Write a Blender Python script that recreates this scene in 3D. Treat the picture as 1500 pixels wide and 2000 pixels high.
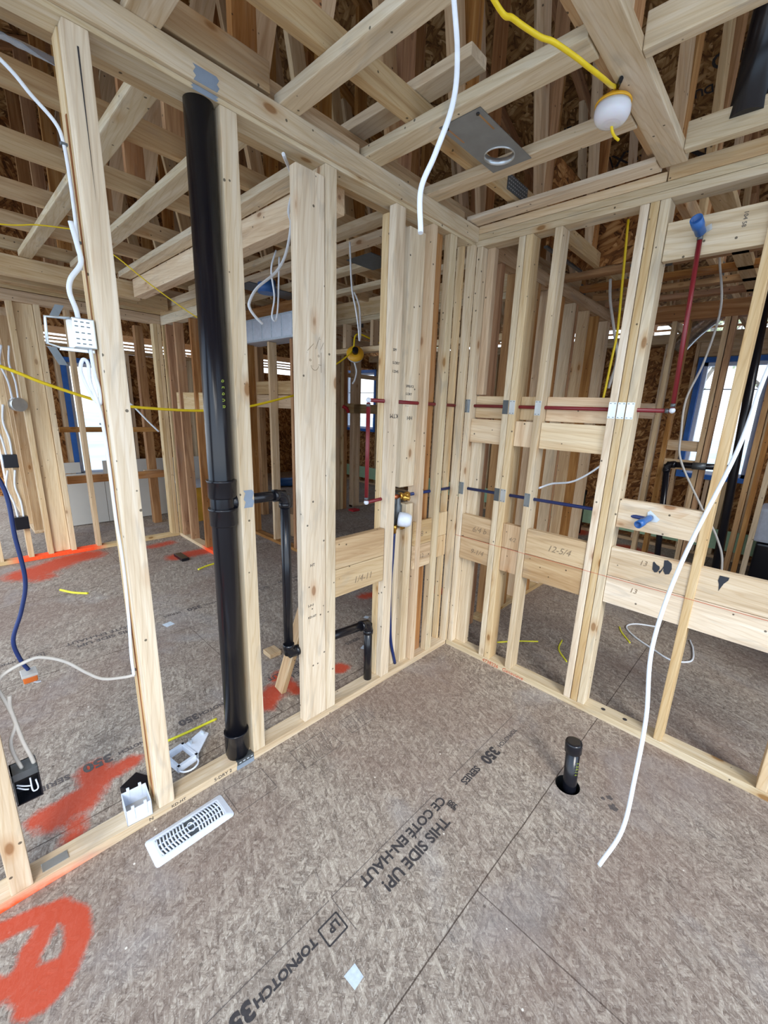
import bpy, bmesh, math, random
from mathutils import Vector, Matrix, Quaternion
PI = math.pi
random.seed(7)
S = bpy.context.scene
for o in list(bpy.data.objects): bpy.data.objects.remove(o)
COL = S.collection

# ------------------------------------------------------------------ camera
cam = bpy.data.cameras.new('camera'); co = bpy.data.objects.new('camera', cam); COL.objects.link(co)
yaw, pitch, roll = 2.30883, -0.24820, 0.04354
F = Vector((math.cos(pitch)*math.cos(yaw), math.cos(pitch)*math.sin(yaw), math.sin(pitch)))
R0 = Vector((math.sin(yaw), -math.cos(yaw), 0)); U0 = R0.cross(F)
Rt = math.cos(roll)*R0 + math.sin(roll)*U0
Up = -math.sin(roll)*R0 + math.cos(roll)*U0
M = Matrix((Rt, Up, -F)).transposed().to_4x4(); M.translation = Vector((1.53205, -2.20055, 1.58126))
co.matrix_world = M
cam.sensor_fit = 'VERTICAL'; cam.sensor_height = 36; cam.sensor_width = 27
cam.lens = 36*821.191/2000; cam.shift_x = -34.573/2000; cam.shift_y = 9.209/2000
cam.clip_start = 0.05; cam.clip_end = 300
S.camera = co
# ------------------------------------------------------------------ world, light
W = bpy.data.worlds.new('sky'); S.world = W; W.use_nodes = True
wn = W.node_tree.nodes; wl = W.node_tree.links
bg = wn['Background']; bg.inputs[1].default_value = 2.35
tc = wn.new('ShaderNodeTexCoord'); sp = wn.new('ShaderNodeSeparateXYZ'); wr = wn.new('ShaderNodeValToRGB')
wl.new(tc.outputs['Generated'], sp.inputs[0]); wl.new(sp.outputs['Z'], wr.inputs[0]); wl.new(wr.outputs[0], bg.inputs[0])
e = wr.color_ramp.elements
e[0].position = 0.0; e[0].color = (0.88, 0.94, 1.0, 1)
e[1].position = 0.6; e[1].color = (0.55, 0.74, 1.0, 1)
sun = bpy.data.lights.new('sun', 'SUN'); so = bpy.data.objects.new('sun', sun); COL.objects.link(so)
sun.energy = 2.0; sun.angle = 0.35; sun.color = (1, 0.96, 0.88)
so.rotation_euler = Vector((-0.55, 0.35, -0.45)).to_track_quat('-Z', 'Y').to_euler()
S.view_settings.view_transform = 'Standard'; S.view_settings.look = 'None'
S.view_settings.exposure = 0.22; S.view_settings.gamma = 1; S.view_settings.use_curve_mapping = False

# ------------------------------------------------------------------ material helpers
def rgb(h):
    c = [int(h[i:i+2], 16)/255 for i in (0, 2, 4)]
    return tuple((x/12.92 if x < .04045 else ((x+.055)/1.055)**2.4) for x in c) + (1,)
class NT:
    def __init__(s, name):
        s.m = bpy.data.materials.new(name); s.m.use_nodes = True
        s.t = s.m.node_tree; s.n = s.t.nodes; s.b = s.n['Principled BSDF']
    def new(s, typ, **kw):
        nd = s.n.new('ShaderNode'+typ)
        for k, v in kw.items(): setattr(nd, k, v)
        return nd
    def link(s, a, b): s.t.links.new(a, b)
    def ramp(s, fac, stops, interp='LINEAR'):
        r = s.new('ValToRGB'); r.color_ramp.interpolation = interp
        el = r.color_ramp.elements
        while len(el) < len(stops): el.new(0.5)
        for q, (p, c) in zip(el, stops):
            q.position = p; q.color = c if len(c) == 4 else tuple(c)+(1,)
        s.link(fac, r.inputs[0]); return r.outputs[0]
    def mix(s, fac, a, b, mode='MIX'):
        r = s.new('Mix', data_type='RGBA', blend_type=mode)
        for inp, v in ((r.inputs[0], fac), (r.inputs[6], a), (r.inputs[7], b)):
            if isinstance(v, (int, float)): inp.default_value = v
            elif isinstance(v, tuple): inp.default_value = v
            else: s.link(v, inp)
        return r.outputs[2]
    def math(s, op, a, b=None, clamp=False):
        r = s.new('Math', operation=op); r.use_clamp = clamp
        for inp, v in ((r.inputs[0], a), (r.inputs[1], b)):
            if v is None: continue
            if isinstance(v, (int, float)): inp.default_value = v
            else: s.link(v, inp)
        return r.outputs[0]
    def mapping(s, vec, sc, rot=(0,0,0)):
        r = s.new('Mapping'); r.inputs['Scale'].default_value = sc; r.inputs['Rotation'].default_value = rot
        s.link(vec, r.inputs['Vector']); return r.outputs[0]
    def noise(s, vec, scale, detail=3, dist=0, rough=.55):
        r = s.new('TexNoise'); r.inputs['Scale'].default_value = scale; r.inputs['Detail'].default_value = detail
        r.inputs['Distortion'].default_value = dist; r.inputs['Roughness'].default_value = rough
        s.link(vec, r.inputs['Vector']); return r.outputs['Fac']
    def bump(s, h, strength, dist=.002):
        r = s.new('Bump'); r.inputs['Strength'].default_value = strength; r.inputs['Distance'].default_value = dist
        s.link(h, r.inputs['Height']); s.link(r.outputs[0], s.b.inputs['Normal'])
G0, G1 = (0,0,0,1), (1,1,1,1)
def plain(name, hexc, rough=.5, metal=0, noise=0.0, nscale=30):
    t = NT(name); t.b.inputs['Roughness'].default_value = rough; t.b.inputs['Metallic'].default_value = metal
    c = rgb(hexc)
    tcn = t.new('TexCoord')
    nf = t.noise(tcn.outputs['Object'], nscale, 3)
    d = noise if noise else .06
    a = tuple(x*(1-d) for x in c[:3])+(1,); b = tuple(min(1, x*(1+d)) for x in c[:3])+(1,)
    t.link(t.ramp(nf, [(.3, a), (.7, b)]), t.b.inputs['Base Color'])
    return t.m
def wood(name, dark, mid, light, stain=.25, knots=1.0, rough=.75, pinkish=0.0):
    t = NT(name); t.b.inputs['Roughness'].default_value = rough
    t.b.inputs['Specular IOR Level'].default_value = .25
    tcn = t.new('TexCoord'); oi = t.new('ObjectInfo')
    cx = t.new('CombineXYZ')
    t.link(t.math('MULTIPLY', oi.outputs['Random'], 41.3), cx.inputs[0])
    t.link(t.math('MULTIPLY', oi.outputs['Random'], 17.7), cx.inputs[1])
    t.link(t.math('MULTIPLY', oi.outputs['Random'], 29.1), cx.inputs[2])
    ad = t.new('VectorMath', operation='ADD'); t.link(tcn.outputs['Object'], ad.inputs[0]); t.link(cx.outputs[0], ad.inputs[1])
    v = ad.outputs[0]
    g = t.noise(t.mapping(v, (.9, 13, 13)), 1.6, 4, .9)
    col = t.ramp(g, [(.30, rgb(dark)), (.5, rgb(mid)), (.72, rgb(light))])
    # ring lines
    rw = t.new('TexWave', wave_type='BANDS', bands_direction='DIAGONAL'); rw.inputs['Scale'].default_value = 14
    rw.inputs['Distortion'].default_value = 7; rw.inputs['Detail'].default_value = 2; rw.inputs['Detail Scale'].default_value = .8
    t.link(t.mapping(v, (.22, 2.2, 2.2)), rw.inputs['Vector'])
    rings = t.ramp(rw.outputs['Fac'], [(.0, (.80,.70,.56,1)), (.22, (1,1,1,1)), (1, (1,1,1,1))])
    col = t.mix(.38, col, rings, 'MULTIPLY')
    fn = t.noise(t.mapping(v, (5, 260, 260)), 1.0, 2)
    col = t.mix(.6, col, t.ramp(fn, [(.35, (.88,.86,.83,1)), (.65, (1.0,1.0,1.0,1))]), 'MULTIPLY')
    # grey-blue weather stain
    sn = t.noise(t.mapping(v, (1.3, 5, 5)), 2.2, 3, 1.2)
    sf = t.math('MULTIPLY', t.ramp(sn, [(.56, G0), (.72, G1)]), stain)
    col = t.mix(sf, col, rgb('A39C90'))
    # knots
    vo = t.new('TexVoronoi'); vo.inputs['Scale'].default_value = 1
    t.link(t.mapping(v, (5, 11, 11)), vo.inputs['Vector'])
    ks = t.new('SeparateColor'); t.link(vo.outputs['Color'], ks.inputs[0]); ksel = t.ramp(ks.outputs[0], [(.62, G0), (.66, G1)])
    kf = t.math('MULTIPLY', t.math('MULTIPLY', t.ramp(vo.outputs['Distance'], [(.10, G1), (.15, G0)]), .8*knots), ksel)
    col = t.mix(kf, col, rgb('6E4526'))
    kr = t.math('MULTIPLY', t.math('MULTIPLY', t.ramp(vo.outputs['Distance'], [(.14, (.8,.8,.8,1)), (.34, G0)]), .5*knots), ksel)
    col = t.mix(kr, col, rgb('B98A55'))
    # nail heads and specks
    v2 = t.new('TexVoronoi'); v2.inputs['Scale'].default_value = 19
    t.link(v, v2.inputs['Vector'])
    nf = t.math('MULTIPLY', t.ramp(v2.outputs['Distance'], [(.08, G1), (.105, G0)]), .8)
    sc = t.new('SeparateColor'); t.link(v2.outputs['Color'], sc.inputs[0])
    nf = t.math('MULTIPLY', nf, t.ramp(sc.outputs[0], [(.5, G0), (.52, G1)]))
    col = t.mix(nf, col, rgb('2A2018'))
    hs = t.new('HueSaturation'); t.link(col, hs.inputs['Color'])
    t.link(t.math('ADD', t.math('MULTIPLY', oi.outputs['Random'], .010), .494), hs.inputs['Hue'])
    rv = t.new('TexWhiteNoise', noise_dimensions='1D'); t.link(oi.outputs['Random'], rv.inputs['W'])
    t.link(t.math('ADD', t.math('MULTIPLY', rv.outputs['Value'], .22), .88), hs.inputs['Value'])
    t.link(t.math('ADD', t.math('MULTIPLY', rv.outputs['Value'], -.25), 1.1), hs.inputs['Saturation'])
    at = t.new('Attribute', attribute_name='spray')
    sp_n = t.noise(tcn.outputs['Object'], 60, 3)
    sf2 = t.math('MULTIPLY', at.outputs['Fac'], t.math('ADD', sp_n, .55), True)
    col = t.mix(sf2, hs.outputs[0], rgb('FF5A2C'))
    t.link(col, t.b.inputs['Base Color'])
    t.bump(fn, .25, .001)
    return t.m
def flakes(t, v, scale, cols, fine=1.0, stretch=4.0):
    """strand board: three layers of long chips, each layer turned its own way, chips overlapping at random"""
    dn = t.new('TexNoise'); dn.inputs['Scale'].default_value = scale*1.2; dn.inputs['Detail'].default_value = 2; t.link(v, dn.inputs['Vector'])
    vv = t.mix(.25/scale, v, dn.outputs['Color'], 'ADD')
    L = []
    for k, a in enumerate((.35, 1.25, 2.45)):
        vo = t.new('TexVoronoi'); vo.inputs['Scale'].default_value = scale*(1+.15*k)
        mp = t.mapping(t.mapping(vv, (1,1,1), (0,0,a)), (1, stretch, 1.5)); t.link(mp, vo.inputs['Vector'])
        sc = t.new('SeparateColor'); t.link(vo.outputs['Color'], sc.inputs[0])
        st = t.noise(t.mapping(t.mapping(vv, (1,1,1), (0,0,a)), (1, stretch*4, 2)), scale*1.5*fine, 2)
        lum = t.math('ADD', t.math('MULTIPLY', sc.outputs[0], .55), t.math('MULTIPLY', st, .5))
        edge = t.ramp(vo.outputs['Distance'], [(.35, (1,1,1,1)), (.85, (.55,.55,.55,1))])
        L.append((t.math('MULTIPLY', lum, edge), sc.outputs[1]))
    m1 = t.mix(t.ramp(L[1][1], [(.50, G0), (.52, G1)]), L[2][0], L[1][0])
    m2 = t.mix(t.ramp(L[0][1], [(.60, G0), (.62, G1)]), m1, L[0][0])
    lum = t.math('ADD', m2, .0)
    col = t.ramp(lum, [(.15, rgb(cols[0])), (.34, rgb(cols[1])), (.52, rgb(cols[2])), (.78, rgb(cols[3]))])
    return col, lum
def osb(name, cols, scale=16, rot=(0,0,0)):
    t = NT(name); t.b.inputs['Roughness'].default_value = .8; t.b.inputs['Specular IOR Level'].default_value = .2
    tcn = t.new('TexCoord'); v = t.mapping(tcn.outputs['Object'], (1,1,1), rot)
    col, lum = flakes(t, v, scale, cols)
    t.link(col, t.b.inputs['Base Color']); t.bump(lum, .3, .002)
    return t.m
def floor_mat():
    t = NT('subfloor_board'); t.b.inputs['Roughness'].default_value = .85; t.b.inputs['Specular IOR Level'].default_value = .2
    tcn = t.new('TexCoord'); v = tcn.outputs['Object']
    a, lum = flakes(t, v, 20, ('5F534A', '8A7C70', 'A59789', 'C4B8A8'), 1.1)
    b, l2 = flakes(t, v, 70, ('574B43', '8C7F74', 'ACA093', 'DCD3C6'))
    col = t.mix(.42, a, b)
    big = t.noise(v, 1.1, 4, .5)
    col = t.mix(t.math('MULTIPLY', t.ramp(big, [(.42, G0), (.64, G1)]), .45), col, rgb('82695E'))
    dirt = t.noise(v, 3.4, 5, .8)
    col = t.mix(t.math('MULTIPLY', t.ramp(dirt, [(.56, G0), (.74, G1)]), .30), col, rgb('5F554E'))
    dust = t.noise(v, 2.1, 5, .6)
    col = t.mix(t.math('MULTIPLY', t.ramp(dust, [(.55, G0), (.75, G1)]), .35), col, rgb('ABAAAC'))
    # pale chips of wood
    vo = t.new('TexVoronoi'); vo.inputs['Scale'].default_value = 24; t.link(v, vo.inputs['Vector'])
    sc = t.new('SeparateColor'); t.link(vo.outputs['Color'], sc.inputs[0])
    cf = t.math('MULTIPLY', t.ramp(vo.outputs['Distance'], [(.07, G1), (.1, G0)]), t.ramp(sc.outputs[0], [(.9, G0), (.92, G1)]))
    col = t.mix(cf, col, rgb('E4DCD0'))
    cf = t.math('MULTIPLY', t.ramp(vo.outputs['Distance'], [(.1, G1), (.14, G0)]), t.ramp(sc.outputs[1], [(.9, G0), (.92, G1)]))
    col = t.mix(t.math('MULTIPLY', cf, .6), col, rgb('453B35'))
    # sheet joints
    sx = t.new('SeparateXYZ'); t.link(v, sx.inputs[0])
    wob = t.math('MULTIPLY', t.math('SUBTRACT', t.noise(v, 6, 2), .5), .006)
    def joint(c, off, per):
        q = t.math('DIVIDE', t.math('SUBTRACT', t.math('ADD', c, wob), off), per)
        q = t.math('ABSOLUTE', t.math('SUBTRACT', t.math('FRACT', t.math('ADD', q, .5)), .5))
        return t.math('LESS_THAN', q, .0021/per)
    jx = joint(sx.outputs[0], 1.035, 1.22)
    row = t.math('FLOOR', t.math('DIVIDE', t.math('SUBTRACT', sx.outputs[0], 1.035), 1.22))
    yo = t.math('ADD', sx.outputs[1], t.math('MULTIPLY', t.math('MODULO', t.math('ADD', row, 20), 2), 1.22))
    jy = joint(yo, -1.187, 2.44)
    jj = t.math('MAXIMUM', jx, t.math('MULTIPLY', jy, .8))
    col = t.mix(t.math('MULTIPLY', jj, .8), col, rgb('3D2F28'))
    at = t.new('Attribute', attribute_name='spray')
    pn = t.noise(v, 22, 5); pn2 = t.noise(v, 160, 3)
    f = t.math('ADD', t.math('MULTIPLY', at.outputs['Fac'], 1.7), t.math('MULTIPLY', t.math('SUBTRACT', pn, .5), 1.1))
    f = t.math('ADD', f, t.math('MULTIPLY', t.math('SUBTRACT', pn2, .5), .7))
    f = t.ramp(f, [(.25, G0), (1.25, (.9,.9,.9,1))])
    f = t.math('MULTIPLY', f, t.math('GREATER_THAN', at.outputs['Fac'], .02))
    col = t.mix(f, col, rgb('C44A2E'))
    t.link(col, t.b.inputs['Base Color']); t.bump(lum, .4, .002)
    return t.m
MW = wood('spruce_pale', 'CBB697', 'DFCDAF', 'ECDFC9', .45)
MY = wood('spruce_yellow', 'CFAE82', 'E0C69D', 'EBD7B5', .15)
MB = wood('spruce_tan', 'B59670', 'CDB08A', 'DCC5A0', .3)
MD = wood('spruce_brown', '8F6239', 'AE7F50', 'C79C69', .15)
MDK = wood('bark_brown', '6E4525', '8F5C34', 'B07A48', .1)
MO = osb('roof_strand_board', ('573C24', '8C673F', 'AD8655', 'D2B081'), 9)
MO2 = osb('wall_strand_board', ('4A2E1B', '84562F', 'A87646', 'CDA06B'), 9, (PI/2, 0, 0))
MO3 = osb('side_wall_strand_board', ('4A2E1B', '84562F', 'A87646', 'CDA06B'), 9, (0, PI/2, 0))
MF = floor_mat()
BLK = plain('black_abs', '14151C', .22)
RED = plain('red_pipe', '7A2028', .3)
BLU = plain('blue_pipe', '1B2F66', .35)
BLU2 = plain('blue_plastic', '2F64A8', .35)
WHT = plain('white_cable', 'E2E8F0', .4)
WHP = plain('white_plastic', 'DDE5F2', .35)
GRC = plain('grey_cable', 'C2BEB8', .5)
YEL = plain('yellow_cord', 'F2D322', .4)
YEL2 = plain('yellow_lamp', 'F0B52C', .4)
GAL = plain('galvanised_steel', '8F979C', .38, .75, .12, 12)
GALB = plain('bright_steel', 'D3DADE', .3, .8, .1, 12)
GRD = plain('dark_steel', '666C70', .45, .6, .12)
TAPE = plain('grey_tape', '8996A6', .45)
BTAPE = plain('blue_membrane', '2460B0', .5, 0, .15, 8)
INK = plain('black_ink', '3C3839', .9, 0, .25, 90)
INKF = plain('faded_ink', '5C5451', .9, 0, .2, 90)
PEN = plain('pencil', '8F7C64', .9)
REDP = plain('red_marker', 'C2573A', .9)
BRS = plain('brass', 'C49A4A', .25, .9)
COP = plain('copper', 'B5694A', .3, .9)
GYP = plain('gypsum_board', 'CFCFCB', .9, 0, .03, 3)
GRNB = plain('green_strip', 'A9C9A4', .8)
CARD = plain('cardboard', 'A98A68', .9)
OAK = plain('yellow_crate_side', 'E3AE3C', .8, 0, .2, 5)
TAR = plain('black_tar', '262A33', .6)
PAP = plain('pale_paper', 'C9D5E0', .8, 0, .12, 60)
ORG = plain('orange_plastic', 'D06A2A', .3)
REDC = plain('red_cloth', 'B0222B', .8)
YLT = plain('yellow_tape', 'E4E03A', .6)
GRND = plain('ground', 'C9CFD2', .9, 0, .2, .3)
FOIL = plain('foil_duct', 'B9B2AC', .25, .9, .3, 40)
gl = NT('window_glass'); gl.b.inputs['Roughness'].default_value = .02; gl.b.inputs['Transmission Weight'].default_value = 1
gl.b.inputs['IOR'].default_value = 1.02; GLS = gl.m
ps = NT('plastic_film'); ps.b.inputs['Roughness'].default_value = .25; ps.b.inputs['Base Color'].default_value = (.85,.92,1,1)
ps.b.inputs['Transmission Weight'].default_value = .75; ps.b.inputs['IOR'].default_value = 1.1; FILM = ps.m
dm = NT('milky_dome'); dm.b.inputs['Base Color'].default_value = (.80,.80,.86,1); dm.b.inputs['Roughness'].default_value = .18
dm.b.inputs['Subsurface Weight'].default_value = .3; DOME = dm.m

# ------------------------------------------------------------------ object helpers
def tag(o, label=None, cat=None, group=None, kind=None):
    if label: o['label'] = label
    if cat: o['category'] = cat
    if group: o['group'] = group
    if kind: o['kind'] = kind
    return o
def link(name, me, mat=None, parent=None):
    o = bpy.data.objects.new(name, me); COL.objects.link(o)
    if mat is not None and me is not None: me.materials.append(mat)
    if parent is not None: o.parent = parent
    return o
def empty(name, loc, label=None, cat=None, group=None, rz=0, kind=None):
    o = bpy.data.objects.new(name, None); COL.objects.link(o); o.location = loc; o.rotation_euler = (0,0,rz)
    o.empty_display_size = .1
    return tag(o, label, cat, group, kind)
def boxmesh(name, sx, sy, sz, bev=.003, cuts=0):
    bm = bmesh.new(); bmesh.ops.create_cube(bm, size=1)
    bmesh.ops.scale(bm, vec=(sx, sy, sz), verts=bm.verts)
    if cuts:
        es = [q for q in bm.edges if abs(q.verts[0].co.x-q.verts[1].co.x) > 1e-5]
        bmesh.ops.subdivide_edges(bm, edges=es, cuts=cuts, use_grid_fill=True)
    if bev:
        es = [q for q in bm.edges if len(q.link_faces) == 2 and q.calc_face_angle(0) > 1]
        bmesh.ops.bevel(bm, geom=es, offset=bev, segments=2, affect='EDGES', profile=.6)
    me = bpy.data.meshes.new(name); bm.to_mesh(me); bm.free()
    return me
AX = {'x': Matrix.Identity(3), 'y': Matrix(((0,-1,0),(1,0,0),(0,0,1))), 'z': Matrix(((0,0,1),(0,1,0),(-1,0,0)))}
def bx(name, a, b, mat, label=None, cat=None, group=None, parent=None, kind=None, bev=.003, cuts=0, rot=None):
    """board between two corners; its grain runs along the longest side"""
    d = [abs(b[i]-a[i]) for i in range(3)]; c = Vector([(a[i]+b[i])/2 for i in range(3)])
    k = 'xyz'[d.index(max(d))]
    s = {'x': (d[0], d[1], d[2]), 'y': (d[1], d[0], d[2]), 'z': (d[2], d[1], d[0])}[k]
    me = boxmesh(name, *s, bev=min(bev, min(s)*.3), cuts=cuts)
    o = link(name, me, mat)
    mt = AX[k].to_4x4()
    if rot: mt = rot.to_4x4() @ mt
    mt.translation = c
    o.matrix_world = mt
    if parent is not None:
        o.parent = parent; o.matrix_parent_inverse = parent_inv(parent)
    return tag(o, label, cat, group, kind)
def parent_inv(p):
    m = Matrix.Translation(p.location) @ p.rotation_euler.to_matrix().to_4x4() if p.rotation_mode != 'QUATERNION' else Matrix.Translation(p.location) @ p.rotation_quaternion.to_matrix().to_4x4()
    if p.data is not None: m = p.matrix_basis.copy()
    if p.parent is not None: m = p.parent.matrix_basis @ p.matrix_parent_inverse @ m
    return m.inverted()
def member(name, p0, p1, w, t, mat, label=None, cat=None, group=None, parent=None, side=(1,0,0), bev=.002, kind=None):
    """straight timber from p0 to p1; t is measured along side, w across it"""
    p0, p1 = Vector(p0), Vector(p1); d = p1-p0; X = d.normalized(); Zs = Vector(side); Zs = (Zs - X*Zs.dot(X)).normalized(); Y = Zs.cross(X)
    o = link(name, boxmesh(name, d.length, w, t, bev), mat)
    m = Matrix((X, Y, Zs)).transposed().to_4x4(); m.translation = (p0+p1)/2; o.matrix_world = m
    if parent is not None: o.parent = parent; o.matrix_parent_inverse = parent_inv(parent)
    return tag(o, label, cat, group, kind)
def smooth(pts, n=8):
    P = [Vector(p) for p in pts]
    if len(P) < 3: return P
    P = [P[0]*2-P[1]] + P + [P[-1]*2-P[-2]]; out = []
    for i in range(1, len(P)-2):
        for k in range(n):
            t = k/n; a, b, c, d = P[i-1:i+3]
            out.append(.5*((2*b)+(c-a)*t+(2*a-5*b+4*c-d)*t*t+(3*b-a-3*c+d)*t**3))
    out.append(P[-2]); return out
def tubebm(bm, pts, r, seg=12, flat=1.0, caps=True):
    n = len(pts); ring = []; up = Vector((0,0,1))
    T0 = (pts[1]-pts[0]).normalized()
    if abs(T0.dot(up)) > .95: up = Vector((0,1,0))
    N = (up - T0*up.dot(T0)).normalized()
    for i, p in enumerate(pts):
        T = ((pts[min(i+1, n-1)]-pts[max(i-1, 0)])).normalized()
        N = (N - T*N.dot(T)).normalized(); B = T.cross(N)
        rr = r[i] if isinstance(r, (list, tuple)) else r
        ring.append([bm.verts.new(p + N*math.cos(2*PI*k/seg)*rr + B*math.sin(2*PI*k/seg)*rr*flat) for k in range(seg)])
    for i in range(n-1):
        for k in range(seg):
            f = bm.faces.new((ring[i][k], ring[i][(k+1) % seg], ring[i+1][(k+1) % seg], ring[i+1][k])); f.smooth = True
    if caps:
        bm.faces.new(list(reversed(ring[0]))); bm.faces.new(ring[-1])
def finish(name, bm, mat, parent=None, loc=None, label=None, cat=None, group=None, kind=None):
    bmesh.ops.recalc_face_normals(bm, faces=bm.faces)
    if loc is not None: bmesh.ops.translate(bm, vec=-Vector(loc), verts=bm.verts)
    me = bpy.data.meshes.new(name); bm.to_mesh(me); bm.free()
    o = link(name, me, mat)
    if loc is not None: o.location = loc
    if parent is not None: o.parent = parent; o.matrix_parent_inverse = parent_inv(parent)
    return tag(o, label, cat, group, kind)
def tube(name, pts, r, mat, label=None, cat=None, group=None, parent=None, seg=10, sm=True, flat=1.0, n=8):
    P = smooth(pts, n) if sm else [Vector(p) for p in pts]
    bm = bmesh.new(); tubebm(bm, P, r, seg, flat)
    return finish(name, bm, mat, parent, P[0] if parent is None else None, label, cat, group)
def cyl(name, p0, p1, r, mat, label=None, cat=None, group=None, parent=None, seg=24, r1=None, prof=None):
    """turned part between two points; prof = [(t, radius)...]"""
    p0, p1 = Vector(p0), Vector(p1)
    prof = prof or [(0, r), (1, r if r1 is None else r1)]
    P = [p0.lerp(p1, t) for t, _ in prof]
    # avoid zero-length steps
    d = (p1-p0).normalized()
    for i in range(1, len(P)):
        if (P[i]-P[i-1]).length < 1e-5: P[i] = P[i-1] + d*1e-4
    bm = bmesh.new(); ring = []
    up = Vector((0,0,1)) if abs(d.z) < .95 else Vector((0,1,0)); N = (up-d*up.dot(d)).normalized(); B = d.cross(N)
    for p, (_, rr) in zip(P, prof):
        ring.append([bm.verts.new(p+N*math.cos(2*PI*k/seg)*rr+B*math.sin(2*PI*k/seg)*rr) for k in range(seg)])
    for i in range(len(P)-1):
        for k in range(seg):
            f = bm.faces.new((ring[i][k], ring[i][(k+1) % seg], ring[i+1][(k+1) % seg], ring[i+1][k]))
            f.smooth = abs(prof[i][1]-prof[i+1][1]) < (P[i+1]-P[i]).length*3
    bm.faces.new(list(reversed(ring[0]))); bm.faces.new(ring[-1])
    return finish(name, bm, mat, parent, p0 if parent is None else None, label, cat, group)
def text(name, s, size, loc, xdir, ydir, mat, parent=None, label=None, bold=0.0, depth=.0004, align='LEFT', slant=0):
    cu = bpy.data.curves.new(name, 'FONT'); cu.body = s; cu.size = size; cu.extrude = depth; cu.offset = bold; cu.align_x = align
    cu.resolution_u = 3; cu.shear = slant
    to = bpy.data.objects.new(name, cu); COL.objects.link(to)
    dg = bpy.context.evaluated_depsgraph_get(); dg.update()
    me = bpy.data.meshes.new_from_object(to.evaluated_get(dg)); bpy.data.objects.remove(to)
    o = link(name, me, mat)
    X, Y = Vector(xdir).normalized(), Vector(ydir).normalized(); Zd = X.cross(Y)
    m = Matrix((X, Y, Zd)).transposed().to_4x4(); m.translation = loc; o.matrix_world = m
    if parent is not None: o.parent = parent; o.matrix_parent_inverse = parent_inv(parent)
    return tag(o, label)
def poly(name, pts, mat, thick, nrm, parent=None, label=None, cat=None, kind=None, group=None):
    """flat plate with the given outline"""
    bm = bmesh.new(); nv = Vector(nrm).normalized()*thick
    a = [bm.verts.new(Vector(p)) for p in pts]; b = [bm.verts.new(Vector(p)+nv) for p in pts]
    bm.faces.new(a); bm.faces.new(list(reversed(b)))
    for i in range(len(a)):
        j = (i+1) % len(a); bm.faces.new((a[i], b[i], b[j], a[j]))
    return finish(name, bm, mat, parent, Vector(pts[0]) if parent is None else None, label, cat, group, kind)
def copy_tree(o, parent=None):
    c = o.copy(); COL.objects.link(c)
    if parent is not None:
        c.parent = parent; c.matrix_parent_inverse = o.matrix_parent_inverse.copy()
    for ch in [q for q in bpy.data.objects if q.parent == o]: copy_tree(ch, c)
    return c
def spray_attr(o, fn):
    me = o.data; at = me.attributes.new('spray', 'FLOAT', 'POINT'); mw = o.matrix_world
    for i, v in enumerate(me.vertices): at.data[i].value = fn(mw @ v.co)

# ================================================================== floor
def lines(spec):
    out = set()
    for a, b, st in spec:
        n = max(1, round((b-a)/st))
        for i in range(n+1): out.add(round(a+(b-a)*i/n, 4))
    return sorted(out)
XS = lines([(-9, -4, .5), (-4, -.9, .06), (-.9, .45, .015), (.45, 1.03, .1), (1.03, 1.15, .01), (1.15, 5, .35)])
YS = lines([(-5, -2.5, .25), (-2.5, -1.75, .015), (-1.75, -.6, .03), (-.6, -.48, .01), (-.48, 1.3, .05), (1.3, 3.2, .2), (3.2, 4.1, .06), (4.1, 6, .5)])
SPRAY = [([(0.05,-2.37),(0.06,-2.31),(0.08,-2.24),(0.11,-2.17),(0.18,-2.14),(0.25,-2.15),(0.30,-2.18),(0.33,-2.21),(0.34,-2.24),(0.33,-2.27)],.024,1),
 ([(0.14,-2.21),(0.19,-2.25),(0.24,-2.28),(0.24,-2.32),(0.18,-2.36)],.022,1), ([(0.30,-2.2),(0.275,-2.24),(0.28,-2.28)],.024,1),
 ([(-.31,-2.17),(-.32,-2.10),(-.33,-2.01),(-.37,-1.92),(-.37,-1.84)],.035,.75), ([(-.27,-2.12),(-.29,-2.03),(-.36,-1.97),(-.43,-1.97)],.05,.75), ([(-.21,-2.07),(-.15,-2.08),(-.14,-2.1)],.03,.6),
 ([(-3.33,-1.87),(-3.40,-1.71),(-3.54,-1.5),(-3.56,-1.36)],.12,.8), ([(-3.33,-1.83),(-3.17,-1.78)],.1,.6), ([(-2.96,-.72),(-2.97,-.53),(-2.96,-.45)],.08,.8),
 ([(-3.46,-.78),(-3.49,-.61)],.07,.6), ([(-.95,.09),(-.92,.2)],.05,.7), ([(-.77,.25),(-.60,.1)],.05,.7), ([(-.28,-.72)],.04,1), ([(-.3,-1.22),(-.37,-1.13)],.05,.8),
 ([(-.46,-1.06),(-.49,-1.02),(-.28,-1.04)],.03,.7), ([(-.64,.68),(-.58,.67)],.06,.9), ([(-.7,3.85),(-.53,3.8)],.14,.9), ([(.23,3.5),(.35,3.39),(.48,3.41)],.14,.9)]
def seg_d(p, a, b):
    ax, ay = a; bx_, by = b; dx, dy = bx_-ax, by-ay; L = dx*dx+dy*dy
    t = 0 if L == 0 else max(0, min(1, ((p[0]-ax)*dx+(p[1]-ay)*dy)/L))
    return math.hypot(p[0]-ax-t*dx, p[1]-ay-t*dy)
def spray_at(p):
    best = 0
    for pts, r, s in SPRAY:
        if abs(p[0]-pts[0][0]) > 1 or abs(p[1]-pts[0][1]) > 1: continue
        d = min(seg_d(p, pts[i], pts[min(i+1, len(pts)-1)]) for i in range(max(1, len(pts)-1)))
        best = max(best, s*max(0, min(1, 1-(d-r*.4)/(r*1.5))))
    return best
HC, HR = (1.088, -.541), .052
vs, idx, fc = [], {}, []
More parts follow.
